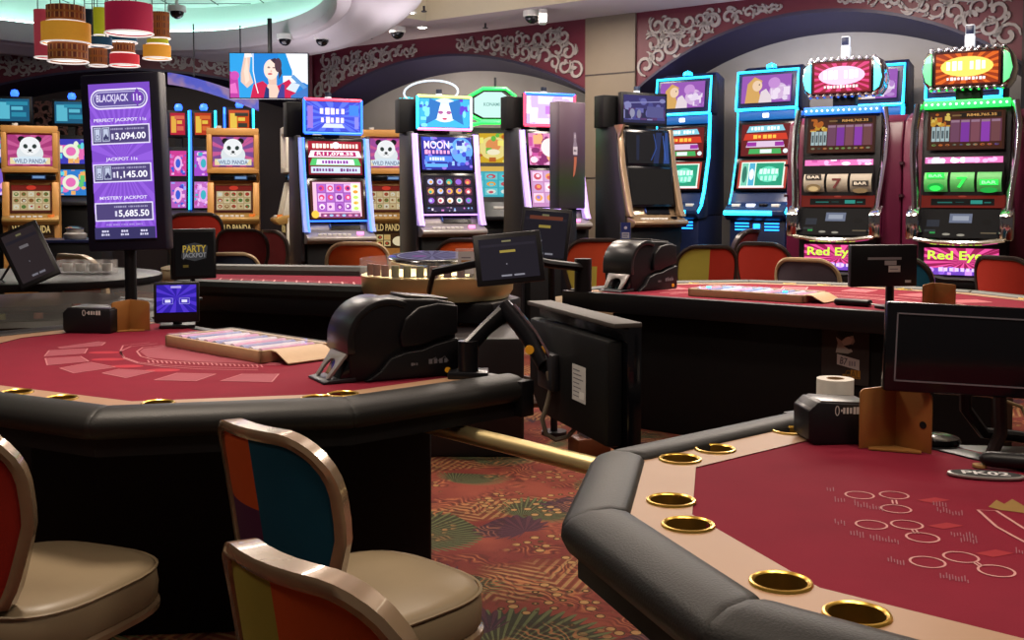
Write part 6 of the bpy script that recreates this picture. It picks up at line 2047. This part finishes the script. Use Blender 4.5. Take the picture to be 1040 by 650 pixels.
drum_lamp(97, .55, [(84, 106, 13, 40, 'navy')], 'dark navy drum lamp between the amber stack and the lime shade')
drum_lamp(105, .1, [(92, 117, 40, 49, 'teal'), (94.5, 112, 51, 68, 'plaid')], 'low teal lamp with a small plaid shade hanging under it')
drum_lamp(107, .22, [(99.5, 113, 10.5, 38, 'lime')], 'narrow lime yellow drum lamp left of the big magenta shade')
drum_lamp(135, -.3, [(112, 158, 7, 36, 'magenta')], 'largest drum lamp, plain magenta, in the middle of the hanging cluster')
drum_lamp(129, .4, [(113.5, 142, 37.5, 45, 'teal'), (117, 140, 46, 56, 'plaid'), (115.5, 144, 57, 68, 'red')], 'stacked drum lamp of teal, plaid and red shades beneath the magenta one')
drum_lamp(165, .15, [(158, 175.5, 15, 41, 'plaid'), (153, 174, 42, 47, 'lime'), (149, 176, 48, 61, 'amber')], 'stacked drum lamp of plaid, lime and amber shades, rightmost of the cluster')

# ------------------------------------------------------------------ light
def area(name, x, y, z, sx, sy, power, col, rot=(0, 0, 0), spread=PI):
    l = bpy.data.lights.new(name, 'AREA')
    l.shape = 'RECTANGLE'; l.size = sx; l.size_y = sy
    l.energy = power; l.color = col; l.spread = spread
    o = bpy.data.objects.new(name, l); COL.objects.link(o)
    o.location = (x, y, z); o.rotation_euler = rot
    return o
WARM = (1., .84, .68)
for x, y, p in ((-1.2, 3.2, 32), (1.1, 1.3, 16), (.2, 1.0, 11), (1.6, 5.8, 30), (-1.6, 6.6, 30), (-.3, 4.6, 16), (2.6, 3.2, 18), (-2.2, 1.2, 14)):
    area('ceiling_spot', x, y, 3.22, .5, .5, p * 1.15, WARM, spread=R(120))
for x, y, p in ((-.6, 9.0, 26), (1.4, 8.6, 26), (2.6, 7.4, 22), (-2.6, 10.6, 24), (.3, 11.0, 30), (2.6, 9.2, 30), (-1.3, 7.2, 44), (.6, 7.2, 34), (2.0, 6.7, 26), (-1.6, 12.4, 30), (-4.4, 12.6, 16), (-2.7, 9.3, 22), (-4.6, 10.4, 24)):  # room spots, plus fills added to brighten chairs and gold cabinets
    area('ceiling_spot', x, y, 3.2, .5, .5, p * 1.85, (1., .86, .74))
for x, y, p in ((-1.0, 10.6, 24), (1.2, 9.6, 24), (2.6, 8.4, 20), (-3.0, 12.6, 24), (0, 5., 12)):  # added unseen uplights that brighten the ceiling
    area('wall_wash', x, y, 2.3, 1.2, 1.2, p, (.9, .84, .92), (PI, 0, 0))
for u, z, p, c in ((1.9, 2.55, 26, (.72, .8, 1.)), (.8, 2.5, 12, (.6, .72, 1.)), (3.0, 2.5, 12, (.6, .72, 1.)), (6.6, 2.5, 22, (1., .9, .82)), (5.4, 2.4, 8, (1., .9, .82)), (7.8, 2.4, 8, (1., .9, .82))):  # added unseen fills that brighten the walls inside the arches
    q = wall_pt(u) + NW * .12
    area('recess_wash', q.x, q.y, z, 1.0, .12, p * .27, c, (R(118), 0, AW))
w = bpy.data.worlds.new('world'); S.world = w
w.use_nodes = True
bg = w.node_tree.nodes['Background']
bg.inputs[0].default_value = (.55, .46, .42, 1)
bg.inputs[1].default_value = .11

S.view_settings.view_transform = 'Standard'
S.view_settings.look = 'None'
S.view_settings.gamma = 1
S.view_settings.use_curve_mapping = False
S.view_settings.exposure = 0.
S.cycles.use_denoising = True
S.cycles.max_bounces = 8
S.cycles.sample_clamp_indirect = 4
S.cycles.caustics_reflective = False
S.cycles.caustics_refractive = False
